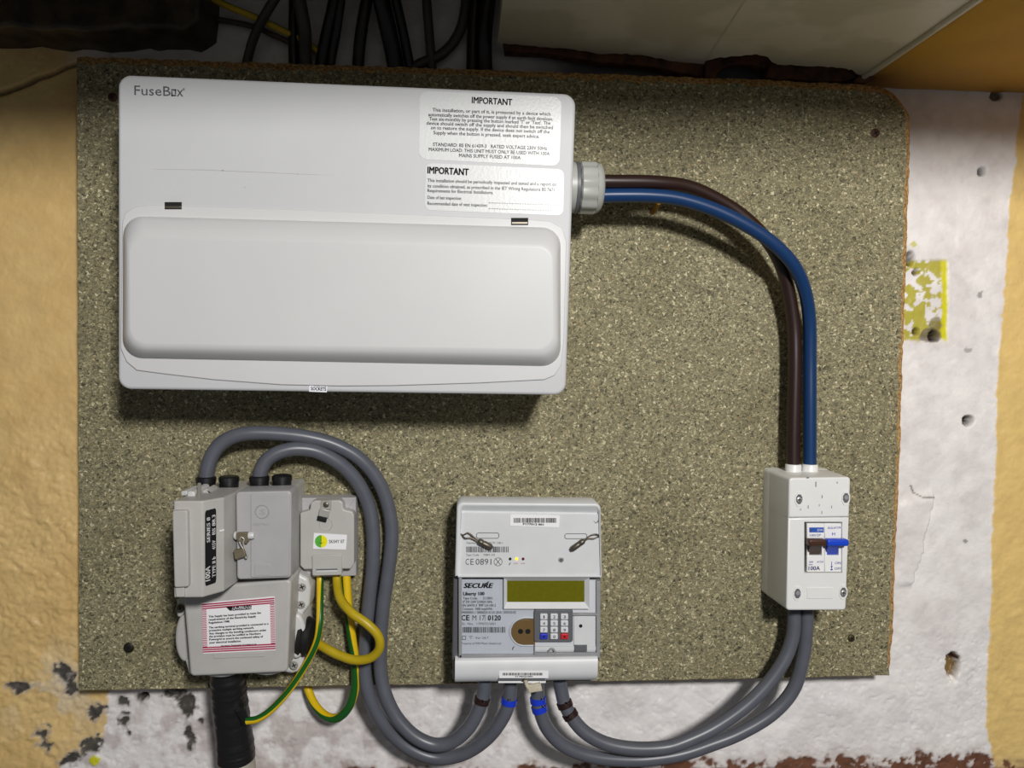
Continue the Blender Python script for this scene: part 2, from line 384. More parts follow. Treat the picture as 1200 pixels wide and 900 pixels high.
WY = 0.035
def wall():
    xs = np.concatenate([np.arange(-1.0, -0.47, 0.03), np.arange(-0.47, 0.57, 0.0014), np.arange(0.57, 1.1, 0.03)])
    zs = np.concatenate([np.arange(-0.8, -0.42, 0.03), np.arange(-0.42, 0.36, 0.0014), np.arange(0.36, 0.56, 0.03)])
    X, Z = np.meshgrid(xs, zs); Y = np.full_like(X, WY)
    U, V = P(X, Y, Z)
    n1 = fbm(X * 70, Z * 70, 1); n2 = fbm(X * 240, Z * 240, 9, 3); n3 = fbm(X * 22, Z * 22, 23); n4 = fbm(X * 130, Z * 130, 41)
    jag = (n1 - 0.5) * 14 + (n2 - 0.5) * 8
    white = np.array(lin((242, 239, 237))); yl = np.array(lin((224, 192, 130))); yr = np.array(lin((232, 200, 128)))
    C = np.ones(X.shape + (3,)) * white
    # dull purple dirt in the white plaster
    dirt = sstep(0.5, 0.72, n3) * 0.2 + sstep(0.58, 0.75, n4) * 0.12
    C = C * (1 - dirt[..., None]) + np.array(lin((186, 172, 172))) * dirt[..., None]
    low = sstep(800, 850, V) * (1 - sstep(500, 760, U)) * sstep(0.42, 0.68, n1)
    C = C * (1 - 0.45 * low[..., None]) + np.array(lin((150, 124, 118))) * 0.45 * low[..., None]
    # yellow paint, left and right
    lb_ = np.interp(V, [0, 800, 850, 872, 905], [130, 130, 124, 112, 62])
    yml = sstep(-1.2, 1.2, lb_ - U + jag * 0.7)
    rb = np.interp(V, [95, 112, 140, 200, 260, 350, 440, 560, 700, 850, 900], [1204, 1197, 1194, 1187, 1181, 1176, 1169, 1165, 1160, 1155, 1165])
    ymr = sstep(-1.0, 1.0, U - rb + jag * 0.35)
    ystain = (sstep(0.45, 0.75, n3) * 0.25)[..., None]
    C = C * (1 - yml[..., None]) + (yl * (1 - ystain) + np.array(lin((206, 166, 96))) * ystain) * yml[..., None]
    C = C * (1 - ymr[..., None]) + yr * ymr[..., None]
    D = np.zeros_like(X)                       # + = towards the room
    D += yml * 0.0012 + ymr * 0.0009
    rough = sstep(380, 640, V) * (1 - sstep(60, 200, U)) * 0.8 + 0.25
    D += (fbm(X * 45, Z * 45, 77) - 0.5) * 0.0045 * yml * rough + (np.abs(n4 - 0.5)) * 0.0052 * yml * rough - 0.0006 * (1 - sstep(0.0, 0.04, np.abs(fbm(X * 32 + n1, Z * 40 + n4, 63) - 0.5))) * yml * rough
    D += (np.abs(fbm(X * 90, Z * 90, 31) - 0.5)) * 0.0022 * ymr
    D += (fbm(X * 60, Z * 60, 5) - 0.5) * 0.0022 * (1 - yml) + (n3 - 0.5) * 0.003 + np.abs(n4 - 0.5) * 0.0018 * sstep(640, 780, V) * (1 - yml)
    cr = np.abs(fbm(X * 75, Z * 75, 55) - 0.5)  # flaky plaster low down
    D += -0.0009 * (1 - sstep(0.0, 0.03, cr)) * sstep(690, 780, V) * (1 - ymr) * (1 - yml)
    # vertical float marks in the white strip
    for x0 in (1124, 1172):
        D += 0.0004 * sstep(-5, 5, U - x0 + (V - 200) * 0.02 + (n3 - 0.5) * 8) * (1 - ymr)
    # faded wash right of the top
    pale = np.array(lin((232, 198, 140)))
    wm = sstep(0.52, 0.62, fbm(X * 40, Z * 40, 91)) * np.exp(-(((U - 70) / 60) ** 2 + ((V - 810) / 45) ** 2)) * yml
    C = C * (1 - 0.6 * wm[..., None]) + np.array(lin((226, 214, 190))) * 0.6 * wm[..., None]
    # grey bare patches where paint has flaked
    grey = np.array(lin((84, 80, 74))); pg = np.array(lin((170, 164, 160)))
    for (u, v, ru, rv, ang) in [(74, 788, 15, 9, 0.5), (86, 806, 7, 12, 0), (22, 803, 18, 7, 0.1), (112, 834, 12, 9, -0.4), (52, 861, 9, 11, 0.4), (55, 872, 9, 7, 0),
                            (106, 874, 20, 8, -0.7), (86, 888, 14, 7, -0.4), (210, 815, 17, 10, 0.4), (218, 828, 9, 12, 0.2), (222, 860, 5, 18, -0.25), (222, 874, 4, 6, 0),
                            (146, 822, 9, 6, 0), (146, 846, 7, 8, 0), (165, 816, 9, 8, 0), (196, 815, 8, 5, 0), (236, 846, 5, 4, 0), (152, 860, 3, 3, 0), (148, 836, 5, 3, 0)]:
        a, b = (U - u) * math.cos(ang) + (V - v) * math.sin(ang), -(U - u) * math.sin(ang) + (V - v) * math.cos(ang)
        d = np.hypot(a / ru, b / rv) + (n2 - 0.5) * 1.5 + (n1 - 0.5) * 1.1
        halo = 1 - sstep(1.0, 1.3, d); core = 1 - sstep(0.72, 0.95, d)
        C = C * (1 - 0.55 * halo[..., None]) + pg * 0.55 * halo[..., None]; C = C * (1 - core[..., None]) + (grey * (0.5 + n2[..., None])) * core[..., None]
        D -= 0.0014 * core
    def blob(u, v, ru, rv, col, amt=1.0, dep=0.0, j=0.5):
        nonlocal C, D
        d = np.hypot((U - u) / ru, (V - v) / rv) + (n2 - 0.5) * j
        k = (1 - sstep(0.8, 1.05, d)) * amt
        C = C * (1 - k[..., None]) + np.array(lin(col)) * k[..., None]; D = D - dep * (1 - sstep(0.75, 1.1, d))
    blob(112, 891, 8, 5, (206, 204, 40), 1, -0.001, 0.9)
    blob(1071, 286, 5, 3, (206, 204, 90), 0.8)
    # old lime paint showing beside the board
    inr = sstep(1040, 1050, U) * (1 - sstep(1109, 1111, U)) * sstep(303, 308, V + jag * 0.4) * (1 - sstep(396, 402, V + jag * 0.4))
    pat = np.maximum(sstep(0.48, 0.51, n4 * 0.6 + n1 * 0.4 + (n2 - .5) * 0.35 + 0.09 * (U < 1085)), sstep(1102, 1105, U + (n2 - .5) * 4)) * inr
    lime = np.array(lin((186, 178, 70))) * (1 - sstep(1101, 1105, U))[..., None] + np.array(lin((220, 214, 18))) * sstep(1101, 1105, U)[..., None]
    C = C * (1 - pat[..., None]) + lime * pat[..., None]; D -= inr * 0.0012
    blob(1097, 380, 8, 9, (128, 116, 70), 0.8); blob(1090, 393, 14, 9, (112, 100, 82), 0.85)
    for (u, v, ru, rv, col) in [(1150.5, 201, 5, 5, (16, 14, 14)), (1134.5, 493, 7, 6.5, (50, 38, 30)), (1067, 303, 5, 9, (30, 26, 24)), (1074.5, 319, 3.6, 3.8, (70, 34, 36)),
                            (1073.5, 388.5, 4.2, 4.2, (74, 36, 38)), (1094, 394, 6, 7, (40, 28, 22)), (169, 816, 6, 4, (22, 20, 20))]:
        blob(u, v, ru, rv, col, 1, 0.016, 0.2)  # sunk holes; the dark colours also paint the shade inside them
    blob(1117, 780, 8, 17, (122, 96, 52), 1, 0.012, 0.5); blob(1120, 772, 6, 4, (66, 42, 26), 1, 0.004, 0.3)
    blob(1114, 798, 9, 5, (240, 238, 234), 0.8, 0.0006, 0.8)
    blob(1168, 112, 7, 6, (70, 62, 58), 0.9, 0.004, 0.8); blob(1148, 346, 4, 5, (90, 86, 84), 0.6, 0.0, 1.4); blob(1134, 410, 4, 3, (110, 106, 104), 0.5, 0, 1.4)
    blob(1131, 634, 3, 2, (100, 96, 94), 0.7, 0, 0.8)
    # the peeling flake
    fl = [(1067, 569), (1070, 577), (1079, 582), (1093, 582)]; fr = [(1094, 584), (1089, 604), (1083, 628), (1080, 648), (1073, 668), (1069, 686)]
    inside = sstep(0, 1.5, np.interp(V, [p[1] for p in fr], [p[0] for p in fr]) - U + (n2 - .5) * 4) * sstep(570, 586, V + (1093 - U) * -0.25) * (1 - sstep(680, 690, V)) * sstep(1040, 1066, U)
    D += 0.0042 * inside
    line = (1 - sstep(0.4, 1.3, segdist(U, V, fl) + (n2 - .5) * 1.0)) * 0.8
    C = C * (1 - line[..., None]) + np.array(lin((70, 64, 60))) * line[..., None]
    # crack across the upper left of the yellow wall
    ck = [(-10, 112), (18, 104), (48, 93), (70, 84), (95, 74)]; dk = segdist(U, V + (n1 - .5) * 6, ck)
    D -= 0.0045 * (1 - sstep(0.5, 4.5, dk)); k = (1 - sstep(0.8, 3.2, dk)) * 0.85
    C = C * (1 - k[..., None]) + np.array(lin((74, 56, 34))) * k[..., None]
    # brown remnant of paint along the foot of the wall
    by = np.interp(U, [120, 300, 640, 700, 900, 960, 1060, 1090, 1150, 1200], [915, 908, 900, 894, 897, 892, 886, 882, 884, 894])
    st = sstep(-2, 3, V - by + jag * 1.5 + (n3 - .5) * 20) * np.maximum(sstep(0.40, 0.5, n1 + (n2 - .5) * 0.5), sstep(897, 903, V)); st2 = sstep(-16, 10, V - by + jag * 1.8 + (n3 - .5) * 20) * 0.45
    br = np.array(lin((112, 74, 54))) * (0.6 + 0.8 * n4[..., None])
    C = C * (1 - st2[..., None]) + np.array(lin((170, 140, 126))) * st2[..., None]
    C = C * (1 - st[..., None]) + br * st[..., None]; D -= 0.001 * st
    # bare plaster above the board; the dark void at right is painted-in shade
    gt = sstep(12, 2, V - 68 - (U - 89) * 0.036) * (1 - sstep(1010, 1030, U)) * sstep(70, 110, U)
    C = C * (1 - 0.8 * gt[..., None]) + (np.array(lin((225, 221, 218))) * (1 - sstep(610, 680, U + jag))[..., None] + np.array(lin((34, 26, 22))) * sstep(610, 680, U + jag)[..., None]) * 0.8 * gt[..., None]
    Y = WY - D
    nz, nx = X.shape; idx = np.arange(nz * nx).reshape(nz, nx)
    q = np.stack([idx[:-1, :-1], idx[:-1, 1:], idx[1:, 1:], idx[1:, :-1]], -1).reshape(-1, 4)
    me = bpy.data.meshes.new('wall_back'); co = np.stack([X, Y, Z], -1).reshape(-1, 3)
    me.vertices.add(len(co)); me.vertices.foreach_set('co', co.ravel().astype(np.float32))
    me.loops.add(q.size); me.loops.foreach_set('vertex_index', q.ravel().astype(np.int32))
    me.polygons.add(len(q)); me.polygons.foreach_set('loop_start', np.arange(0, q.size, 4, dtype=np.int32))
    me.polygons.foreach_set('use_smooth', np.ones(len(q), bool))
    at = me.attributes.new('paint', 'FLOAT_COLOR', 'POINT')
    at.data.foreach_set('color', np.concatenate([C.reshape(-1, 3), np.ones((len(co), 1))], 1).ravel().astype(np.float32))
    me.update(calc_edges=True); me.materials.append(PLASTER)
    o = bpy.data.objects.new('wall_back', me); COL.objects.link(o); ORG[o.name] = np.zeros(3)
    tag(o, 'old plaster wall, part yellow paint and part flaking white', kind='structure')
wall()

# cream soffit overhead with a ragged back edge
A, B = W(583, 52, 0.012), W(1018, 92, 0.012); SX = (B[2] - A[2]) / (B[0] - A[0]); Z0 = A[2] - SX * A[0]
edge = [(583, 51), (612, 53), (640, 56), (672, 58), (700, 63), (728, 63), (752, 65), (775, 69), (796, 74), (815, 79), (823, 79), (826, 72), (838, 68), (862, 66),
        (886, 64), (899, 66), (905, 73), (914, 76), (940, 77), (965, 78), (985, 80), (998, 82), (1006, 88), (1018, 92)]
rw = []
for a, b in zip(edge, edge[1:]):
    for k in range(4):
        t = k / 4; rw.append((a[0] + (b[0] - a[0]) * t, a[1] + (b[1] - a[1]) * t + random.uniform(-0.7, 0.7)))
rw.append(edge[-1])
back = [onplane(u, v, Z0, SX) for u, v in rw]
FRONT = -0.44
b = MB(); n = len(back)
fx = [back[0][0] + (back[-1][0] - back[0][0]) * i / (n - 1) for i in range(n)]
g = [b.ring([(p[0], p[1], p[2]) for p in back]), b.ring([(x, FRONT, Z0 + SX * x) for x in fx]),
     b.ring([(p[0], p[1] - 0.001, p[2] + 0.014) for p in back]), b.ring([(x, FRONT, Z0 + SX * x + 0.014) for x in fx])]
for i in range(n - 1):
    b.face((g[0][i], g[0][i + 1], g[1][i + 1], g[1][i]), 0, False); b.face((g[2][i + 1], g[2][i], g[3][i], g[3][i + 1]), 1, False)
    b.face((g[0][i + 1], g[0][i], g[2][i], g[2][i + 1]), 1, False); b.face((g[1][i], g[1][i + 1], g[3][i + 1], g[3][i]), 0, False)
b.face((g[0][0], g[1][0], g[3][0], g[2][0]), 0, False); b.face((g[0][-1], g[2][-1], g[3][-1], g[1][-1]), 0, False)
tag(b.build('trim_1', [CREAM, LATH]), 'cream painted stair soffit with a broken ragged back edge', kind='structure')
# raised paint layer patch and beaded edge of the soffit
b = MB()
eb = [onplane(u, v, Z0, SX) for u, v in ((1012, 89), (1080, 44), (1150, -5), (1220, -55))]
b.tube([(p[0], p[1], p[2] - 0.001) for p in eb], 0.0026, 8)
tag(b.build('trim_2', CREAM), 'thin cream bead along the right edge of the soffit', kind='structure')
# ochre ceiling to the right of the soffit
zc = W(1110, 106, WY)[2]
b = MB(); x0 = W(1005, 95, WY)[0]
b.box(x0, 1.1, FRONT, WY + 0.01, zc, zc + 0.04)
tag(b.build('ceiling', OCHRE), 'ochre yellow painted ceiling in the upper right corner', kind='structure')
# unseen boards added over the cable gap to keep light out
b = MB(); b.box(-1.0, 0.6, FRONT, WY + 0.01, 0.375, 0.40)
tag(b.build('trim_3', DARKBLOCK), 'unseen dark boards added to block light above the gap where cables rise', kind='structure')

# unseen header added in front of the soffit, tilted to shade the top
b = MB(); b.prism([(-1.0, 0.246), (1.1, 0.290), (1.1, 0.46), (-1.0, 0.46)], FRONT - 0.04, FRONT)
tag(b.build('trim_4', CREAM), 'unseen cream header board added above the view to block light', kind='structure')

# charred beam
def beam(b):
    bot = [(-90, 29), (-30, 31), (0, 32), (15, 30), (30, 33), (52, 35), (66, 32), (80, 34), (98, 37), (110, 36), (128, 35), (150, 31), (160, 34), (172, 33), (200, 34), (214, 36), (222, 32), (227, 28)]
    o = [(u, v + random.uniform(-1, 1)) for u, v in bot] + [(233, 24), (236, 0), (238, -40), (240, -100), (-90, -100)]
    o = [(W(u, v, -0.012)[0], W(u, v, -0.012)[2]) for u, v in o]
    b.prism(o, -0.012, WY + 0.004, bev=0.004, seg=3)
bm = MB(); beam(bm)
tag(bm.build('timber_beam', BEAM), 'blackened rough timber beam end at the upper left', 'beam')
# broken brown laths in the dark gap over the board
def lath(pts, y0, y1, label):
    b = MB(); b.prism(pix(pts, y0), y0, y1, bev=0.0015, seg=2)
    tag(b.build('broken_lath', LATH), label, 'lath', 'broken laths above the chipboard')
lath([(590, 46), (640, 48), (700, 54), (745, 55), (790, 62), (826, 70), (824, 92), (800, 86), (770, 78), (700, 72), (640, 62), (592, 60)], 0.014, 0.026, 'long splintered brown lath under the middle of the soffit')
lath([(826, 96), (828, 66), (842, 60), (868, 55), (890, 53), (908, 62), (903, 76), (897, 79), (884, 75), (866, 74), (852, 77), (842, 85), (838, 97)], 0.010, 0.022, 'arched broken brown lath in the notch of the soffit')
lath([(898, 90), (904, 66), (930, 66), (968, 68), (1000, 72), (1003, 91), (990, 95), (960, 96), (925, 92), (910, 95)], 0.008, 0.022, 'short brown lath at the right end of the dark gap')
lath([(1000, 96), (1006, 88), (1018, 86), (1027, 88), (1022, 94), (1012, 98)], 0.006, 0.018, 'small dark splinter at the corner of the soffit')

# ================================================================== chipboard
def board():
    t = thing('chipboard_panel', W(575, 810, 0.012), 'large grey green chipboard backing panel with chipped edges', 'board')
    top = [(89, 66), (180, 69), (400, 76), (560, 81), (700, 86), (860, 92), (1000, 98), (1034, 101), (1049, 110), (1063, 128)]
    right = [(1067, 136), (1066, 200), (1062, 320), (1058, 430), (1055, 540), (1050, 640), (1047, 740), (1044, 766), (1042, 792)]
    bottom = [(1042, 792), (880, 796), (600, 801), (300, 806), (92, 810)]
    left = [(92, 810), (91, 500), (90, 250), (89, 66)]
    def dense(pl, st, j):
        out = []
        for a, b in zip(pl, pl[1:]):
            n = max(1, int(math.hypot(b[0] - a[0], b[1] - a[1]) / st))
            for k in range(n):
                q = k / n; out.append((a[0] + (b[0] - a[0]) * q + random.uniform(-j, j), a[1] + (b[1] - a[1]) * q + random.uniform(-j, j)))
        return out
    seq = dense(top, 6, 0.9) + dense([top[-1], right[0]], 5, 0.5) + dense(right, 6, 0.8) + dense(bottom, 12, 0.5) + dense(left, 14, 0.4)
    outer = [W(u, v, 0.004) for u, v in seq]; o2 = [(p[0], p[2]) for p in outer]
    inner = []
    for (u, v) in seq:
        du = dv = 0
        if v < 70 + (u - 89) * 0.036 + 6 and u < 1062: dv = 7.5 + random.uniform(-2.2, 2.2)
        elif u > 1030 and v < 785: du = -4.5 + random.uniform(-1.2, 1.2)
        elif v > 785: dv = -1.0
        else: du = 1.0
        inner.append((u + du, v + dv))
    inn = [W(u, v, 0.0) for u, v in inner]
    def mk(b):
        a = b.ring([(p[0], 0.0, p[2]) for p in inn][::-1]); b.face(a, 0, False)
    part(t, 'face', CHIP, mk)
    def mk2(b):
        n = len(seq); a = b.ring([(p[0], 0.0, p[2]) for p in inn]); c = b.ring([(p[0], 0.005, p[2]) for p in outer]); d = b.ring([(p[0], 0.018, p[2]) for p in outer])
        for i in range(n):
            j = (i + 1) % n
            b.face((a[i], a[j], c[j], c[i]), 0, False); b.face((c[i], c[j], d[j], d[i]), 0, False)
        b.face(d, 0, False)
    part(t, 'sawn_edge', CORE, mk2)
    def screw(u, v, r, m, lab):
        def f(b):
            c = W(u, v, 0.0); s = r * px(0)
            b.lathe((c[0], 0.0003, c[2]), (0, -1, 0), [(s, 0), (s, 0.0006), (s * 0.8, 0.0013), (s * 0.3, 0.0015)], 16)
        o = part(t, 'screw', m, f); o['label'] = lab
        def sl(b):
            c = W(u, v, 0.0); s = r * px(0) * 0.6
            for a in (0.5, 0.5 + math.pi / 2):
                d = np.array([math.cos(a), math.sin(a)]) * s; e = np.array([-d[1], d[0]]) * 0.2
                b.flat([(c[0] + d[0] * k1 + e[0] * k2, c[2] + d[1] * k1 + e[1] * k2) for k1, k2 in ((1, 1), (-1, 1), (-1, -1), (1, -1))], -0.0014)
        part(o, 'screw_slot', DARK, sl)
    screw(132, 114, 5.2, RUST, 'rusty red screw head'); screw(1025.5, 156, 5.6, RUST, 'brown screw head')
    screw(151, 759, 6, mat('blackened_screw', (40, 35, 28), 0.5, 0.5), 'blackened screw head')
    screw(997.5, 748, 4.6, mat('olive_screw', (70, 62, 34), 0.5, 0.5), 'dull olive screw head')
    def nail(b):
        c = W(766, 246, -0.002); b.tube([(c[0], 0.004, c[2] - 0.003), (c[0], -0.02, c[2] + 0.003)], 0.0022, 8)
    part(t, 'nail', mat('brass_nail', (170, 124, 40), 0.4, 0.6), nail)
    for k, (s1, s2, z) in enumerate(((-0.30, -0.27, 0), (0.36, 0.39, 0), (0.03, 0.06, 0))):   # standing-off battens
        part(t, 'batten', LATH, lambda b: b.box(s1, s2, 0.0175, WY + 0.004, -0.26, 0.19))
board()

# ================================================================== consumer unit
def consumer_unit():
    YF = -0.100
    t = thing('consumer_unit', W(400, 460, -0.05), 'white metal consumer unit with domed lid and two notice stickers', 'fuse box')
    q = [(138, 87), (675, 110), (663, 463), (138, 456)]
    o = rounded(pix(q, YF), 0.0095, 8)
    part(t, 'case', CASE, lambda b: b.prism(inset(o, 0.002), YF + 0.013, 0.0))
    part(t, 'front_cover', WHITE, lambda b: b.prism(o, YF, YF + 0.014, bev=0.0022))
    # hinged lid: thin flap with a domed window
    YL = YF - 0.0014
    flap = [(143, 262), (146, 250), (158, 242), (180, 240), (330, 245), (480, 251), (620, 257), (645, 259), (659, 267), (664, 283), (661, 400), (658, 428), (650, 440), (638, 445), (560, 449), (460, 452), (400, 452.5), (330, 451), (250, 445), (190, 438), (160, 434), (148, 424), (141, 408)]
    lid = part(t, 'lid', LID, lambda b: b.prism(pix(flap, YL), YL, YF + 0.0002, bev=0.0006, seg=2))
    lev = [  # corner pixels TL TR BR BL, plane, corner radius
        ([(152, 279), (647, 291), (648, 409), (153, 402)], -0.1165, 0.012),
        ([(149, 274), (650, 286), (651, 414), (150, 406)], -0.1160, 0.013),
        ([(147, 267), (653, 280), (654, 419), (147, 410.5)], -0.1140, 0.014),
        ([(145.5, 258), (655, 272), (655.5, 423.5), (145, 414)], -0.1100, 0.0145),
        ([(144.5, 254), (656.5, 268), (656.5, 427), (144, 417)], -0.1060, 0.0145),
        ([(144.5, 253), (657, 267), (657, 429.5), (144.5, 419)], -0.1012, 0.0145)]
    def dome(b):
        b.loft([[(x, y, z) for x, z in rounded(pix(c, y), r, 8)] for c, y, r in lev], cap1=False)
    part(lid, 'domed_window', LID, dome)
    for (u, v) in ((203, 241), (609, 259.5)):
        def slot(b): b.flat(rect(u - 10, v - 4.2, u + 10, v + 4.2, YL - 0.0003), YL - 0.0003)
        s = part(t, 'hinge_slot', DARK, slot)
        def pin(b):
            b.prism(rect(u - 9.5, v + 0.4, u + 9.5, v + 3.2, YL - 0.0008), YL - 0.0012, YL - 0.0002, bev=0.0003, seg=2)
        part(s, 'hinge_pin', DSTEEL, pin)
    def logo(b):
        b.text('FuseB', 157.5, 111.2, 200, 112.4, 10.6, YF - 0.0003, bold=0.004)
        b.text('x', 207.2, 112.7, 214.6, 113, 11.2, YF - 0.0003, bold=0.004)
        for p in (rect(200.8, 104.6, 206.6, 106.2, YF), rect(200.8, 111.1, 206.6, 112.8, YF), rect(200.8, 107, 202.4, 112.8, YF), rect(205, 104.6, 206.6, 110.4, YF)): b.flat(p, YF - 0.0003)
        b.text('®', 214, 106, 216.5, 106.1, 2.5, YF - 0.0003)
    part(t, 'logo_lettering', LOGO, logo)
    YS = YF - 0.00025; YI = YF - 0.0005
    s1 = part(t, 'notice_sticker', CLEARST, lambda b: b.prism(rounded(pix([(492, 106.5), (658, 114), (655.5, 194.5), (491, 186.5)], YS), 0.006, 5), YS, YF + 0.0001))
    def tx1(b):
        b.text('IMPORTANT', 553, 120.8, 600, 123.4, 7.2, YI, bold=0.02)
        L = [('This installation, or part of it, is protected by a device which', 507, 130.5, 645), ('automatically switches off the power supply if an earth fault develops.', 502, 136, 648),
             ("Test six-monthly by pressing the button marked 'T' or 'Test'. The", 503, 141, 645), ('device should switch off the supply and should then be switched', 500, 146, 648),
             ('on to restore the supply. If the device does not switch off the', 505, 151.3, 644), ('Supply when the button is pressed, seek expert advice.', 508, 157.2, 632),
             ('STANDARD: BS EN 61439-3   RATED VOLTAGE 230V 50Hz', 507.5, 171, 641), ('MAXIMUM LOAD: THIS UNIT MUST ONLY BE USED WITH 100A', 502.5, 176.8, 644), ('MAINS SUPPLY FUSED AT 100A', 538, 184, 610)]
        for s_, u, v, u1 in L: b.text(s_, u, v, u1, v + (u1 - u) * 0.036, 3.9, YI, bold=0.012)
    part(s1, 'lettering', INK, tx1)
    s2 = part(t, 'notice_sticker', CLEARST, lambda b: b.prism(rounded(pix([(499, 191), (661, 198.5), (660, 252.5), (497.5, 246)], YS), 0.005, 5), YS, YF + 0.0001))
    def tx2(b):
        b.text('IMPORTANT', 501, 203, 549, 205.5, 7.6, YI, bold=0.03)
        for s_, u, v, u1 in [('This installation should be periodically inspected and tested and a report on', 501, 213, 652), ('its condition obtained, as prescribed in the IET Wiring Regulations BS 7671', 501, 219.5, 650), ('Requirements for Electrical Installations.', 501, 225, 578),
                             ('Date of last inspection:', 501, 233, 541), ('Recommended date of next inspection:', 501, 240, 571)]:
            b.text(s_, u, v, u1, v + (u1 - u) * 0.032, 3.7, YI, bold=0.012)
        for v, n_ in ((237.2, 28), (244, 25)):
            for k in range(n_):
                u = 573 + k * 3; b.flat(rect(u, v + (u - 573) * 0.03, u + 1.7, v + 0.9 + (u - 573) * 0.03, YI), YI)
    part(s2, 'lettering', INK, tx2)
    s3 = part(t, 'circuit_sticker', SOCKET, lambda b: b.prism(pix([(362.5, 450), (383.5, 451), (383, 459.8), (362, 459)], YS), YS, YF + 0.0001))
    part(s3, 'lettering', INKG, lambda b: b.text('SOCKETS', 364.5, 457.2, 382, 457.8, 3.8, YI, bold=0.02)); part(s3, 'lettering', INKG, lambda b: b.text('LIGHTS', 368, 452.3, 382, 452.9, 1.6, YI, bold=0.02))
    def scr(b):
        b.flat(pix([(175, 198.2), (240, 198.6), (400, 206), (240, 199.3)], YF - 0.0002), YF - 0.0002)
        for u, v in ((261, 199.5), (349, 204.5), (287.5, 219.5)): b.flat(ell(u, v, 1.0, 0.8, YF, 8), YF - 0.0002)
    part(t, 'scuff_mark', mat('scuff_grey', (178, 178, 178), 0.6), scr)
    # cable gland on the right flank
    c = W(690, 220.5, -0.055); s = px(-0.055); x0 = 0.0825
    xa = lambda u: W(u, 220.5, -0.055)[0] - x0
    gl = part(t, 'cable_gland', GLAND, lambda b: b.lathe((x0, -0.055, c[2]), (1, 0, 0), [(29 * s, 0), (29 * s, xa(676)), (26 * s, xa(678)), (24 * s, xa(680)), (24 * s, xa(697)), (21 * s, xa(701))], 28))
    part(gl, 'locknut', DGREY, lambda b: b.lathe((x0, -0.055, c[2]), (1, 0, 0), [(28 * s, xa(672)), (29.6 * s, xa(673)), (29.6 * s, xa(676.5)), (28 * s, xa(677.5))], 28))
    part(gl, 'gland_nut', GLAND, lambda b: b.lathe((x0, -0.055, c[2]), (1, 0, 0), [(28 * s, xa(678)), (30.5 * s, xa(679.5)), (30.5 * s, xa(696)), (29 * s, xa(697.5))], 48, fl=lambda i, k: 1.0 if i % 4 in (1, 2) else 0.94))
    part(gl, 'gland_cap', GLAND, lambda b: b.lathe((x0, -0.055, c[2]), (1, 0, 0), [(29 * s, xa(697)), (28 * s, xa(701)), (25 * s, xa(704)), (21 * s, xa(705.5))], 28))
consumer_unit()

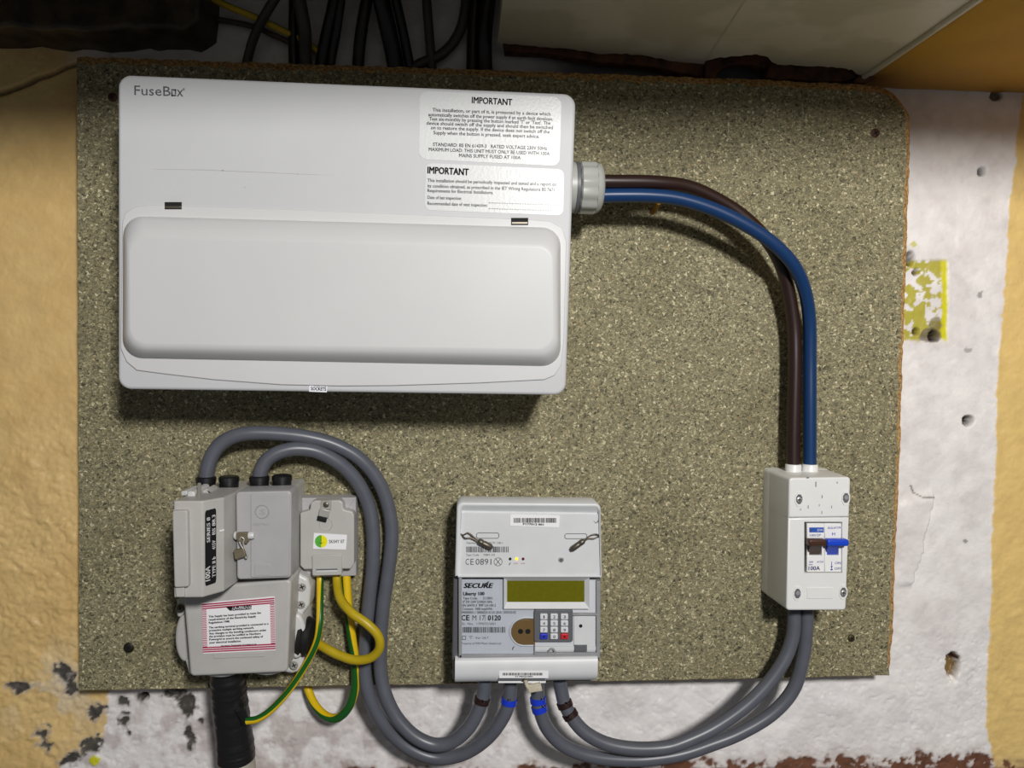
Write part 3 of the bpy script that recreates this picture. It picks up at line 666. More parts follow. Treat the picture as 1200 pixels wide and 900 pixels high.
# ================================================================== isolator switch
def isolator():
    YF = -0.055
    t = thing('isolator_switch', W(958, 716, -0.028), 'small white double pole isolator switch with brown and blue toggle', 'switch')
    q = [(925, 560), (997, 558.5), (991.5, 715.5), (921.5, 715.5)]
    def row(v):
        k = (v - 560) / 155.5; return (925 - 3.5 * k, v), (997 - 5.5 * k, v - 1 + k * 0.8)
    a, b_ = row(560), row(606.6); c, d = row(607.2), row(715.5)
    up = rounded(pix([a[0], a[1], b_[1], b_[0]], YF), [0.0, 0.0, 0.003, 0.003], 4)
    lo = rounded(pix([c[0], c[1], d[1], d[0]], YF), [0.003, 0.003, 0.0, 0.0], 4)
    part(t, 'base', SWHITE, lambda b: b.prism(inset(rounded(pix(q, YF), 0.003, 4), -0.0008), -0.0145, 0.0, bev=0.0004))
    part(t, 'terminal_cover', SWHITE, lambda b: b.prism(up, YF, -0.014, bev=0.0016, draft=0.0008))
    # main cover built round its window
    W0 = (942.5, 611.5, 987, 671.5)
    def cover(b):
        o = ccw(lo); ins = inset(o, 0.0016)
        # flank with rounded rim
        rings = []
        for k in range(5):
            th = math.pi / 2 * k / 4; rings.append([(x, YF + 0.0016 * (1 - math.cos(th)), z) for x, z in (inset(o, 0.0016 * (1 - math.sin(th))) if k < 4 else o)])
        rings.append([(x, -0.014, z) for x, z in inset(o, -0.0008)]); b.loft(rings, cap0=False)
        w = rect(*W0, YF); wp = ccw(w)
        # face = four quads-ish fans between rim and window
        ri = b.ring([(x, YF, z) for x, z in ins]); wi = b.ring([(x, YF, z) for x, z in wp]); wd_ = b.ring([(x, YF + 0.006, z) for x, z in wp])
        n = len(ins); near = [min(range(4), key=lambda k: (ins[i][0] - wp[k][0]) ** 2 + (ins[i][1] - wp[k][1]) ** 2) for i in range(n)]
        for i in range(n):
            j = (i + 1) % n
            if near[i] == near[j]: b.face((ri[i], ri[j], wi[near[i]]), 0, False)
            else: b.face((ri[i], ri[j], wi[near[j]], wi[near[i]]), 0, False)
        for i in range(4): b.face((wi[(i + 1) % 4], wi[i], wd_[i], wd_[(i + 1) % 4]), 0, False)
    part(t, 'front_cover', SWHITE, cover)
    def win(b): b.flat(rect(942, 611, 987.5, 672, YF + 0.006), YF + 0.0055)
    part(t, 'window_recess', DARK, win)
    for k, (u, v) in enumerate(((936.3, 585), (991, 583.5), (934.3, 695.5), (988, 694))):
        def rim(b):
            o = [(math.cos(2 * math.pi * i / 8 + 0.39), math.sin(2 * math.pi * i / 8 + 0.39)) for i in range(8)]
            cc = W(u, v, YF); s = px(YF)
            oo = [(cc[0] + x * 5.6 * s, cc[2] + z * 9.4 * s) for x, z in o]; ii = [(cc[0] + x * 4.2 * s, cc[2] + z * 6.4 * s) for x, z in o]
            b.loft([[(x, YF - 0.0006, z) for x, z in oo], [(x, YF + 0.001, z) for x, z in oo]], cap0=False, cap1=False)
            b.loft([[(x, YF - 0.0006, z) for x, z in ii], [(x, YF - 0.0006, z) for x, z in oo]], cap0=False, cap1=False)
            b.loft([[(x, YF - 0.0001, z) for x, z in ii], [(x, YF - 0.0006, z) for x, z in ii]], cap0=False, cap1=False)
        r = part(t, 'screw_boss', SWHITE, rim)
        part(r, 'screw_well', DGREY, lambda b: b.flat(ell(u, v, 4.4, 6.6, YF, 16), YF - 0.00012))
        if k in (0, 3):
            part(r, 'screw', STEEL, lambda b: b.lathe(tuple(W(u + 0.4, v + 0.6, YF)), (0, -1, 0), [(3.2 * px(YF), 0.0), (3.2 * px(YF), 0.0004), (2.2 * px(YF), 0.0007)], 12))
            part(r, 'screw_slot', DARK, lambda b: (b.flat(rect(u - 1.8, v + 0.2, u + 2.6, v + 1.2, YF), YF - 0.0008), b.flat(rect(u - 0.1, v - 1.6, u + 0.9, v + 3, YF), YF - 0.0008)))
        else:
            part(r, 'screw', mat('pale_screw', (160, 162, 164), 0.4, 0.3), lambda b: b.lathe(tuple(W(u + 0.8, v - 0.5, YF)), (0, -1, 0), [(3 * px(YF), 0.0), (2.6 * px(YF), 0.0004)], 12))
    YM = YF + 0.0012
    for nm, u0, u1 in (('breaker_module', 945.8, 966.2), ('breaker_module', 966.6, 986)):
        m_ = part(t, nm, MODULE, lambda b: (b.prism(rect(u0, 613.5, u1, 631, YM), YM, YF + 0.0055, bev=0.0005, seg=2), b.prism(rect(u0, 651, u1, 670.3, YM), YM, YF + 0.0055, bev=0.0005, seg=2),
                                             b.prism(rect(u0, 631, u0 + 2.6, 651, YM), YM + 0.0003, YF + 0.0055), b.prism(rect(u1 - 3, 631, u1, 651, YM), YM + 0.0003, YF + 0.0055)))
        if u0 < 950:
            for a_ in (('100A', 947.6, 668.3, 960.8, 668.2, 5, 0.012), ('230V', 948, 659.6, 953.2, 659.6, 2.2, 0), ('50Hz', 947.8, 662.4, 952.4, 662.4, 1.6, 0), ('AC22A', 957.3, 659.4, 965.2, 659.2, 2, 0), ('100/2P', 949, 628.6, 962, 628.4, 2.8, 0)):
                part(m_, 'lettering', BINK, lambda b: b.text(*a_[:6], YM - 0.0003, bold=a_[6]))
            bl = part(m_, 'maker_badge', BLOCKB, lambda b: b.flat(rect(948.3, 618, 965.3, 623.8, YM), YM - 0.0003))
            part(bl, 'badge_lettering', WINK, lambda b: (b.text('A', 949.3, 622.6, 952, 622.5, 3.2, YM - 0.0005, bold=0.02), b.text('Z', 957.5, 622.4, 959.5, 622.3, 2.6, YM - 0.0005), b.text('IVN', 959.7, 622.4, 964.3, 622.3, 2.6, YM - 0.0005)))
        else:
            for a_ in (('ISOLATOR', 970.4, 620, 985.6, 619.3, 2.5), ('H', 975.2, 627.5, 978.6, 627.4, 3.8), ('ON', 978.6, 661.2, 985.2, 661, 3), ('OFF', 978, 667.8, 985.6, 667.6, 3)):
                part(m_, 'lettering', BINK, lambda b: b.text(*a_, YM - 0.0003))
            part(m_, 'arrow_mark', BINK, lambda b: (b.flat(rect(974.2, 658, 974.8, 665, YM), YM - 0.0003), b.flat(pix([(973.4, 663.3), (975.6, 663.3), (974.5, 666)], YM), YM - 0.0003), b.flat(ell(974.4, 667.3, 1.4, 1.1, YM, 8), YM - 0.0003)))
    def tog(u0, u1, ub, uc, m_, lab):
        tp = part(t, 'toggle', m_, lambda b: (b.prism(rounded(rect(ub, 632.5, uc, 640.4, YF - 0.009), 0.002, 4), YF - 0.009, YF - 0.003, bev=0.0016),
                                              b.loft([[(x, YF - 0.0055, z) for x, z in rect(u0 + 1, 634, u1 - 1, 640, YF - 0.0055)], [(x, YF + 0.004, z) for x, z in rect(u0, 632, u1, 651, YF)]])))
        tp['label'] = lab
    tog(948.3, 963, 948.2, 969.5, TOGB, 'dark brown toggle half'); tog(969.6, 984, 969.7, 995.5, TOGBL, 'bright blue toggle half')
    part(t, 'embossed_panel', SWHITE, lambda b: b.prism(rounded(rect(945.5, 688.3, 976, 701.4, YF), 0.0006, 2), YF - 0.0005, YF + 0.0005, bev=0.0003, seg=2))
    def scuff(b):
        for u, v, w, h in ((946.5, 559.8, 3, 1.2), (956, 567.5, 1, 6), (963.3, 582, 0.8, 3.4), (947, 594, 0.8, 4), (960, 592, 0.7, 2.4), (963, 600.5, 0.7, 3.5), (974.5, 594, 0.7, 3), (981, 565.5, 1, 1.8), (938, 597, 0.8, 2), (990, 590.8, 1, 2)):
            b.flat(rect(u - w / 2, v - h / 2, u + w / 2, v + h / 2, YF), YF - 0.0002)
    part(t, 'scuff_mark', mat('scuff_dark', (96, 94, 92), 0.6), scuff)
    for u in (929.5, 948.8):
        cc = W(u, 551, -0.021)
        part(t, 'cable_collar', SWHITE, lambda b: b.lathe((cc[0], -0.021, W(u, 564, -0.021)[2]), (0, 0, 1), [(0.0072, 0), (0.0072, 20 * px(-0.021)), (0.0066, 21 * px(-0.021))], 20))
isolator()

# ================================================================== electricity meter
def meter():
    YF = -0.048
    t = thing('electricity_meter', W(616, 803, -0.024), 'white prepayment electricity meter with keypad and olive display', 'meter')
    part(t, 'back_case', METERG, lambda b: b.prism(rounded(pix([(535, 588), (702, 590), (699, 800), (530, 800)], -0.024), 0.006, 5), -0.024, 0.0, bev=0.003))
    part(t, 'side_housing', METERD, lambda b: b.prism(rounded(pix([(531.5, 670), (704, 672), (703, 776), (529.5, 776)], YF + 0.008), 0.003, 4), YF + 0.008, -0.02, bev=0.0015))
    # upper cover: rim + sloping tray
    YU = YF
    o = rounded(pix([(535.5, 588.5), (704, 590), (705.5, 676), (533, 676)], YU), [0, 0, 0.005, 0.005], 6)
    def upper(b):
        oi = rounded(pix([(540, 593), (701.5, 594), (704, 675.6), (537.5, 675.6)], YU), [0, 0, 0.0035, 0.0035], 6)
        ob = rounded(pix([(541.5, 599.5), (702.5, 602), (704, 675.4), (537.8, 675.4)], YU), [0, 0, 0.0012, 0.0012], 6)
        rings = [[(x, YU + 0.004, z) for x, z in ob], [(x, YU + 0.0004, z) for x, z in oi], [(x, YU, z) for x, z in inset(oi, -0.0006)], [(x, YU, z) for x, z in inset(o, 0.001)], [(x, YU + 0.001, z) for x, z in o], [(x, -0.02, z) for x, z in o]]
        b.loft(rings)
    up = part(t, 'upper_cover', METERW, upper)
    YP = YU + 0.0022
    part(up, 'upper_panel', METERW, lambda b: b.prism(rounded(pix([(541, 601), (703, 602.5), (705.2, 676.3), (536.5, 676)], YP), 0.0006, 2), YP, YP + 0.004, bev=0.0004, seg=2))
    Y1 = YP - 0.0003
    for (p0, p1) in (((558, 624), (585, 631)), ((661.5, 625), (688, 631.5))):
        part(up, 'slot', DGREY, lambda b: b.loft([[(x, Y1 - 0.0001, z) for x, z in inset(rounded(rect(*p0, *p1, YP), 0.002, 5), 0.0005)], [(x, Y1 - 0.0001, z) for x, z in rounded(rect(*p0, *p1, YP), 0.002, 5)]], cap0=False, cap1=False))
    st = part(up, 'barcode_sticker', STICK, lambda b: b.prism(rounded(pix([(598, 602.8), (656, 604.5), (655, 618), (597.5, 616)], YP), 0.0008, 3), Y1 - 0.0002, YP))
    part(st, 'barcode', INK, lambda b: (bars(b, 602, 607, 652, 612.6, Y1 - 0.0004, 34, 3), b.text('P177012 001', 613, 615.2, 637, 615.8, 2.2, Y1 - 0.0004, bold=0.03)))
    def utx(b):
        b.text('Gateway', 546.5, 637.2, 558, 637.2, 2.4, Y1); b.text('0170 128-1', 573, 637.3, 589, 637.3, 2.4, Y1)
        bars(b, 546.5, 640.5, 597, 647.3, Y1, 26, 11)
        b.text('Type Code', 546, 651.4, 561, 651.4, 2.4, Y1); b.text('MBM 102', 567, 651.4, 580, 651.4, 2.4, Y1)
        b.text('C', 545.5, 661.8, 549.5, 661.8, 7.2, Y1); b.text('E', 551.3, 661.8, 555, 661.8, 7.2, Y1); b.text('0891', 557.3, 661.8, 575.8, 661.8, 7.2, Y1)
        c_ = W(583.7, 658.4, Y1); s = px(Y1)
        b.loft([[(c_[0] + r * s * math.cos(a), Y1, c_[2] + r * s * math.sin(a)) for a in [2 * math.pi * i / 24 for i in range(24)]] for r in (4.5, 5.1)], cap0=False, cap1=False)
        for d in (1, -1): b.flat(pix([(583.7 - 3.2 * d, 654.8), (583.7 - 2.6 * d, 654.5), (583.7 + 3.2 * d, 662), (583.7 + 2.6 * d, 662.3)], Y1), Y1)
        b.flat(pix([(596, 662), (597.5, 659.6), (598.8, 659.4), (596.8, 662.4)], Y1), Y1)
    part(up, 'lettering', INKG, utx)
    part(up, 'led_lettering', mat('pink_ink', (190, 130, 130), 0.5), lambda b: (b.text('GSM', 601.8, 661, 607, 661, 1.6, Y1), b.text('WAN', 610, 661, 615, 661, 1.6, Y1)))
    for u, m_, lab in ((597.8, BLACK, 'black unlit indicator'), (605.3, LEDY, 'amber lit indicator'), (613, LEDR, 'dark red unlit indicator')):
        l = part(up, 'indicator_light', m_, lambda b: b.lathe(tuple(W(u, 655, YP)), (0, -1, 0), [(0.0013, 0), (0.0012, 0.0004), (0.0006, 0.0008)], 12)); l['label'] = lab
    sc = part(up, 'screw', STEEL, lambda b: b.lathe(tuple(W(657.5, 656, YP)), (0, -1, 0), [(0.0026, 0), (0.0024, 0.0004), (0.0018, 0.0005)], 16))
    part(sc, 'screw_slot', DGREY, lambda b: b.flat(ell(657.5, 656, 2.2, 2.2, YP, 12), YP - 0.0007))
    part(up, 'smudge', mat('smudge', (120, 118, 120), 0.6), lambda b: b.flat(pix([(695, 610), (698.5, 612.5), (701, 609), (702, 605), (702.5, 611), (698, 613.5)], YP), Y1))
    # middle display section
    YD = YF + 0.006; Y2 = YD - 0.0003
    pl = part(t, 'label_plate', PLATE, lambda b: b.prism(pix([(541.5, 679), (700, 680), (698, 768), (538.5, 768)], YD), YD, YD + 0.004))
    def ptx(b):
        b.text('SECURE', 543.5, 688.9, 577.8, 689, 5.6, Y2, bold=0.035, shear=0.25)
        b.flat(pix([(568.5, 684), (571, 681.8), (574, 680.6), (571.8, 684)], YD), Y2)
        b.text('Liberty 100', 542.8, 697.6, 567.5, 697.6, 4, Y2, bold=0.03)
        for s_, u, v, u1 in (('Type Code', 542.5, 702.4, 559, ), ('212001', 566, 702.4, 577), ('1P 2W 230V 5(100)A 50Hz', 542.2, 706.6, 577), ('EN 50470-3  IMP 2.0-100-2', 542, 710.8, 581), ('Constant  1000 imp/kWh', 541.8, 714.9, 577), ('M0000001-1 30000255-01-01-20-01 2020-02-02', 541.5, 719, 604.5)):
            b.text(s_, u, v, u1, v, 2.9, Y2, bold=0.01)
        b.text('C', 541, 727, 545, 727, 6.4, Y2, bold=0.02); b.text('E', 546.4, 727, 550, 727, 6.4, Y2, bold=0.02); b.text('M 17', 553.5, 727, 568, 727, 6.2, Y2)
        b.flat(rect(568.4, 720, 568.8, 727.4, YD), Y2); b.text('0120', 571.8, 727, 586.6, 727, 6, Y2, bold=0.02)
        b.text('Sr. No.  17P0721001', 541.5, 732.4, 580.5, 732.4, 2.9, Y2)
        bars(b, 542.3, 734.8, 593, 741.4, Y2, 30, 5)
        for p_ in (rect(541.6, 744.8, 546, 745.4, YD), rect(541.6, 749, 546, 749.6, YD), rect(541.6, 744.8, 542.2, 749.6, YD), rect(545.4, 744.8, 546, 749.6, YD)): b.flat(p_, Y2)
        for k in range(3): b.flat(rect(549.4 + k, 745.2 + k * 1.6, 554.2 - k, 745.7 + k * 1.6, YD), Y2)
        b.text('Ver 24.7', 556.8, 748.8, 572.4, 748.8, 2.8, Y2); b.text('Property of SMS Meter Assets Ltd', 540.5, 755.2, 587, 755.2, 2.7, Y2)
        b.flat(pix([(600, 760), (601.6, 757.6), (603.4, 757.4), (601.4, 759.6), (601.2, 762.4)], YD), Y2)
    part(pl, 'lettering', INKG, ptx)
    # display
    def bezel(b):
        ro = [(x, YD - 0.0042, z) for x, z in rect(590.5, 677.5, 690.8, 713.5, YD - 0.0042)]
        ri = [(x, YD - 0.0005, z) for x, z in rect(594.3, 680.4, 684.6, 705, YD)]
        b.loft([ri, ro, [(x, YD + 0.001, z) for x, _, z in ro]], cap0=False)
    dp = part(t, 'display', METERW, bezel)
    part(dp, 'lcd_screen', LCD, lambda b: b.flat(rect(594, 680, 685, 705.4, YD), YD - 0.0006))
    part(t, 'optical_port', GOLD, lambda b: b.prism([p for p in pix([(627, 725), (614, 725), (607, 727), (602, 731), (599.3, 737), (599.2, 743), (601.5, 749), (606, 753.5), (613, 755.5), (627, 755)], YD)], YD - 0.0012, YD, bev=0.0005, seg=2))
    part(t, 'port_ring', METERW, lambda b: b.tube(path([(625, 724, YD - 0.0006), (613, 724, YD - 0.0006), (604, 728, YD - 0.0006), (598.5, 735, YD - 0.0006), (598, 743, YD - 0.0006), (602, 751, YD - 0.0006), (610, 756, YD - 0.0006), (625, 756.5, YD - 0.0006)], 4), 0.0008, 8))
    for u in (610, 618.6): part(t, 'port_eye', BLACK, lambda b: b.lathe(tuple(W(u, 740, YD - 0.0012)), (0, -1, 0), [(0.0023, 0), (0.0021, 0.0003)], 14))
    # keypad
    kp = part(t, 'keypad', DGREY, lambda b: b.prism(rounded(rect(626, 714.5, 671.5, 752.5, YD - 0.003), 0.002, 4), YD - 0.003, YD, bev=0.0006, seg=2))
    digits = '123456789 0 '
    for r in range(4):
        for c_ in range(3):
            u, v = 637.4 + 12.1 * c_, 722.8 + 7.75 * r; m_ = KEYB if (r, c_) == (3, 0) else KEYR if (r, c_) == (3, 2) else KEYW
            k = part(kp, 'key', m_, lambda b: b.prism(rounded(rect(u - 4.4, v - 3.3, u + 4.4, v + 3.3, YD - 0.0048), 0.0008, 3), YD - 0.0048, YD - 0.003, bev=0.0005, seg=2))
            ch = digits[r * 3 + c_] if (r, c_) != (3, 1) else '0'
            if ch != ' ': part(k, 'numeral', INK, lambda b: b.text(ch, u - (0.4 if ch == '1' else 1.2), v + 1.9, u + (0.6 if ch == '1' else 1.3), v + 1.9, 3.6, YD - 0.005, bold=0.008))
            else: part(k, 'symbol', INK, lambda b: b.flat(ell(u, v + 0.3, 1.3, 1.3, YD - 0.005, 8), YD - 0.005))
    # clear flap round the keypad
    part(t, 'side_panel', METERW, lambda b: b.prism(rect(672.5, 721.5, 697.5, 757, YD), YD - 0.001, YD, bev=0.0003, seg=2))
    part(t, 'reset_hole', BLACK, lambda b: b.lathe(tuple(W(680.5, 733.6, YD - 0.001)), (0, -1, 0), [(0.0016, 0), (0.0015, 0.0002)], 12))
    part(t, 'latch', DGREY, lambda b: b.prism(rect(673, 756, 688, 763.5, YD - 0.002), YD - 0.002, YD, bev=0.0004, seg=2))
    part(t, 'lower_strip', METERW, lambda b: b.prism(rect(627, 757, 698, 761.5, YD), YD - 0.0012, YD))
    part(t, 'finger_notch', METERG, lambda b: b.tube(path([(643, 769, YD - 0.0025), (643.3, 763, YD - 0.0025), (646.7, 760, YD - 0.0025), (650, 763, YD - 0.0025), (650.3, 769, YD - 0.0025)], 5), 0.0009, 8))
    for p_ in ((537.5, 677, 541.3, 771), (699, 681, 703.5, 771), (538, 767.5, 626.8, 772), (626.2, 757, 627.4, 769), (626, 765, 700, 772), (671, 719, 700, 721.6)):
        part(t, 'cover_frame', METERG, lambda b: b.prism(rect(*p_, YD - 0.003), YD - 0.003, YD + 0.002, bev=0.0004, seg=2))
    part(t, 'clear_window', CLEAR, lambda b: b.prism(pix([(541, 678), (590, 678), (590, 714), (626, 714), (626, 768), (541, 768)], YD - 0.0022), YD - 0.0022, YD - 0.0016))
    # lower terminal cover, rounded under
    def term(b):
        a, e = W(532.5, 773, YF), W(701.5, 773, YF); z0 = W(600, 803.5, YF)[2]; h = a[2] - z0
        prof = [(YF + 0.002, a[2]), (YF, a[2] - 0.002)]; R_ = 0.012
        for k in range(8):
            th = math.pi / 2 * k / 7 * 0.86; prof.append((YF + R_ * (1 - math.cos(th)), z0 + R_ - R_ * math.sin(th)))
        prof += [(-0.004, z0 + 0.004), (-0.004, a[2])]
        n = len(prof)
        L = b.ring([(a[0] + 0.0006, y, z) for y, z in prof]); R2 = b.ring([(e[0] - 0.0006, y, z) for y, z in prof])
        for i in range(n): j = (i + 1) % n; b.face((L[j], R2[j], R2[i], L[i])[::-1], 0)
        b.face(L, 0, False); b.face(R2[::-1], 0, False)
    tc = part(t, 'terminal_cover', METERW, term)
    s2 = part(tc, 'barcode_sticker', STICK, lambda b: b.prism(rect(585, 786, 642.5, 794.6, YF), YF - 0.0002, YF + 0.0002))
    part(s2, 'barcode', INK, lambda b: (bars(b, 589, 788.5, 636, 791.5, YF - 0.0004, 34, 8), b.text('17 P0721001', 604, 793.6, 624, 793.6, 1.6, YF - 0.0004, bold=0.03)))
    part(tc, 'seal_slot', DGREY, lambda b: b.prism(rect(584, 796, 639, 798.2, YF), YF - 0.0002, YF + 0.006))
    part(tc, 'slot_lip', STICK, lambda b: b.prism(rect(584, 798.2, 639.5, 800.3, YF), YF - 0.0004, YF + 0.006, bev=0.0002, seg=2))
meter()

def wire_seal(name, pts, r, body, br, label, m2):
    c = W(*pts[0]); t = thing(name, c, label, 'seal', 'security seals on the meter and cut-out')
    part(t, 'wire_loop', WIREM, lambda b: b.tube(path(pts, 6), r, 8))
    part(t, 'crimp_body', m2, body); return t
YMM = -0.047
def crimp(p0, p1, y, r, m2=None):
    def f(b):
        a, c = Vector(W(*p0, y)), Vector(W(*p1, y)); d = (c - a); l = d.length
        b.lathe(a, d, [(r * 0.55, 0), (r, l * 0.12), (r, l * 0.3), (r * 0.85, l * 0.36), (r, l * 0.45), (r, l * 0.85), (r * 0.6, l)], 12)
    return f
wire_seal('wire_seal', [(562, 634, YMM - .002), (556, 630, YMM - .002), (549, 624.5, YMM - .002), (543, 627, YMM - .001), (540.5, 626, YMM + .001), (545, 630.5, YMM - .002), (552, 630.5, YMM - .002), (562, 635.5, YMM - .002)], 0.0006,
          crimp((560, 633.5), (577, 642), YMM - .002, 0.0027), 0.002, 'dull metal wire seal at the left of the meter top', DSTEEL)
wire_seal('wire_seal', [(684, 635, YMM - .002), (690, 631, YMM - .002), (696, 631, YMM - .002), (701, 629, YMM - .001), (704, 628.5, YMM + .001), (698, 626, YMM - .002), (691, 628, YMM - .002), (684, 633.5, YMM - .002)], 0.0006,
          crimp((685, 633), (669, 644.5), YMM - .002, 0.0025), 0.002, 'dull metal wire seal at the right of the meter top', DSTEEL)

# ================================================================== service cut-out
def cutout():
    t = thing('service_cutout', W(280, 792, -0.03), 'grey plastic service cut-out with tilted fuse carrier and red bordered label', 'cut-out')
    part(t, 'side_flange', GREYL, lambda b: b.prism(rounded(pix([(330, 668), (343, 663), (353, 674), (361, 678), (364, 690), (362.5, 710), (355, 720), (352, 745), (353, 768), (356, 774), (354.5, 786), (342, 790), (330, 788)], -0.03), 0.005, 4), -0.03, 0.0, bev=0.003))
    part(t, 'cable_entry', GREYL, lambda b: b.prism(ell(347, 746, 11, 27, -0.036), -0.036, 0.0, bev=0.0028))
    part(t, 'cable_entry', GREYC, lambda b: b.prism(ell(216, 748, 11, 28, -0.045, 28), -0.045, 0.0, bev=0.0026))
    part(t, 'cable_entry', GREYL, lambda b: b.prism(ell(258, 784, 23, 11, -0.05, 28), -0.05, 0.0, bev=0.0028))
    part(t, 'cable_entry', GREYL, lambda b: b.prism(ell(312, 782, 22, 10.5, -0.05, 28), -0.05, 0.0, bev=0.0028))
    part(t, 'corner_lug', GREYL, lambda b: b.prism(rounded(pix([(207, 702), (225, 700), (225, 722), (207, 724)], -0.04), 0.002, 3), -0.04, 0.0, bev=0.002))
    part(t, 'corner_lug', GREYL, lambda b: b.prism(rounded(pix([(216, 772), (230, 772), (230, 792), (221, 790)], -0.045), 0.002, 3), -0.045, 0.0, bev=0.002))
    YB = -0.062
    part(t, 'lower_body', GREYC, lambda b: b.prism(rounded(pix([(214, 690), (341.5, 678.5), (337, 788), (222.5, 793)], YB), 0.004, 5), YB, 0.0, bev=0.0022))
    part(t, 'upper_body', GREYC, lambda b: b.prism(rounded(pix([(214, 577), (343, 572), (343, 682), (216, 694)], -0.05), 0.003, 4), -0.05, 0.0, bev=0.002))
    YN = -0.072
    nb = part(t, 'neutral_cover', GREYN, lambda b: b.prism(rounded(pix([(276, 576.5), (341.5, 575), (341, 677.5), (277.5, 679.5)], YN), 0.003, 4), YN, -0.045, bev=0.0016))
    part(nb, 'raised_panel', GREYN, lambda b: b.prism(rounded(pix([(293.5, 579), (339.5, 578.5), (338.5, 675.5), (293.5, 677)], YN - .0008), 0.0015, 3), YN - 0.0008, YN + 0.001, bev=0.0007, seg=3))
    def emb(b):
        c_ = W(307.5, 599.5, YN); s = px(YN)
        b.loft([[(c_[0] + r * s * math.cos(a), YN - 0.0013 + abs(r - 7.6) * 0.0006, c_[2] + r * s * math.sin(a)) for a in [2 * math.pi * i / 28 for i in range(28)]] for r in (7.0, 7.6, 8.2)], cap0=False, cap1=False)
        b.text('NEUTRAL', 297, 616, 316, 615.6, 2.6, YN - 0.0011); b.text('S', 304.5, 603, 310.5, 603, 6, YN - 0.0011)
    part(nb, 'embossing', mat('emboss_shade_grey', (160, 157, 158), 0.42), emb)  # raised marks in a darker grey, relief shade put into the colour
    part(nb, 'embossed_panel', GREYN, lambda b: b.prism(rounded(rect(298.5, 661, 318, 674, YN), 0.0005, 2), YN - 0.0012, YN, bev=0.0003, seg=2))
    # fuse carrier: wedge section drawn in plan, extruded in height
    yv = -0.105
    zt, zb = W(220, 587, yv)[2], W(220, 700.5, yv)[2]
    X = lambda u, y: W(u, 640, y)[0]
    plan = [(X(203.5, yv), yv), (X(237.5, yv), yv), (X(262.5, -0.090), -0.090), (X(276.5, -0.068), -0.068), (X(276.5, -0.068), -0.045), (X(203.5, yv) + 0.003, -0.045)]
    def car(b):
        n = len(plan); top = b.ring([(x, y, zt) for x, y in plan]); bot = b.ring([(x, y, zb) for x, y in plan])
        for i in range(n): j = (i + 1) % n; b.face((top[i], bot[i], bot[j], top[j]), 0, False)
        b.face(top[::-1][::-1], 0, False); b.face(bot[::-1], 0, False)
    fc = part(t, 'fuse_carrier', GREYC, car)
    md = fc.modifiers.new('bevel', 'BEVEL'); md.width = 0.0012; md.segments = 2; md.limit_method = 'ANGLE'
    part(fc, 'grip_rib', GREYC, lambda b: b.prism(rounded(pix([(201.5, 598.5), (219.5, 598), (221, 688), (204, 689)], yv - 0.005), 0.0018, 4), yv - 0.005, yv + 0.002, bev=0.0012))
    part(fc, 'foot_step', GREYC, lambda b: b.prism(rounded(pix([(205, 688), (216, 688), (216, 700), (206, 700)], yv - 0.002), 0.001, 3), yv - 0.002, yv + 0.002, bev=0.0008))
    # black label on the slanted flank
    p, q_ = np.array([plan[1][0], plan[1][1]]), np.array([plan[2][0], plan[2][1]]); d = (q_ - p) / np.linalg.norm(q_ - p); L = np.linalg.norm(q_ - p)
    nr = np.array([d[1], -d[0]]);  nr = nr if nr[1] < 0 else -nr
    def on(sx_, z, off): w = p + d * sx_ * L + nr * off; return (w[0], w[1], z)
    zl0, zl1 = W(245, 597, -0.10)[2], W(245, 685, -0.10)[2]
    def lab(b):
        o = rounded([(0.10, 0), (0.62, 0), (0.62, 1), (0.10, 1)], 0.06, 4)
        b.face(b.ring([on(s, zl1 + (zl0 - zl1) * k + (0.0013 * (s - 0.36)), 0.0003) for s, k in o]), 0, False)
    lb_ = part(fc, 'rating_label', BLACK, lab)
    def lt(b):
        up = (0, 0, 1); left = (-d[0], -d[1], 0); hh = zl0 - zl1
        for s, k0, k1, tx, h in ((0.32, 0.06, 0.25, '100A', 0.0042), (0.32, 0.57, 0.90, 'SERIES 8', 0.0029), (0.57, 0.09, 0.36, 'TYPE II b', 0.0029), (0.57, 0.46, 0.58, '415V', 0.0029), (0.57, 0.66, 0.92, 'BS 88.3', 0.0029)):
            b.text3(tx, on(s, zl1 + hh * k0, 0.0006), up, left, hh * (k1 - k0), h, bold=0.015)
    part(lb_, 'lettering', WINK, lt)
    zf = W(255, 623.6, -0.095)[2]
    part(fc, 'white_fleck', WINK, lambda b: b.face(b.ring([on(s, zf + k * 0.0012, 0.0003) for s, k in ((0.78, 0), (1.0, 0), (1.0, 1), (0.78, 1))]), 0, False))
    # hinge bits on top
    part(t, 'hinge_lug', GREYL, lambda b: b.prism(rounded(pix([(212, 576), (219, 575), (220, 581), (212, 581)], -0.075), 0.0006, 3), -0.075, -0.05, bev=0.0008))
    part(t, 'hinge_knob', GREYL, lambda b: b.prism(rounded(pix([(219, 577), (222, 575.5), (227, 576), (228.5, 579), (227.5, 587), (219, 587)], -0.085), 0.001, 3), -0.085, -0.05, bev=0.0012))
    part(t, 'hinge_web', GREYC, lambda b: b.prism(rounded(pix([(237, 575), (242, 572.5), (246, 577), (252, 583), (262, 584), (262, 588), (237, 588)], -0.07), 0.0006, 3), -0.07, -0.05, bev=0.0008))
    part(t, 'hinge_pin', STEEL, lambda b: b.tube([W(233.5, 567.5, -0.075), W(233.5, 587, -0.095)], 0.0015, 10))
    part(t, 'retaining_strap', STEEL, lambda b: b.tube(path([(204, 596, -0.09), (200, 592, -0.085), (203, 588, -0.08), (205, 592, -0.075)], 5), 0.0007, 8))
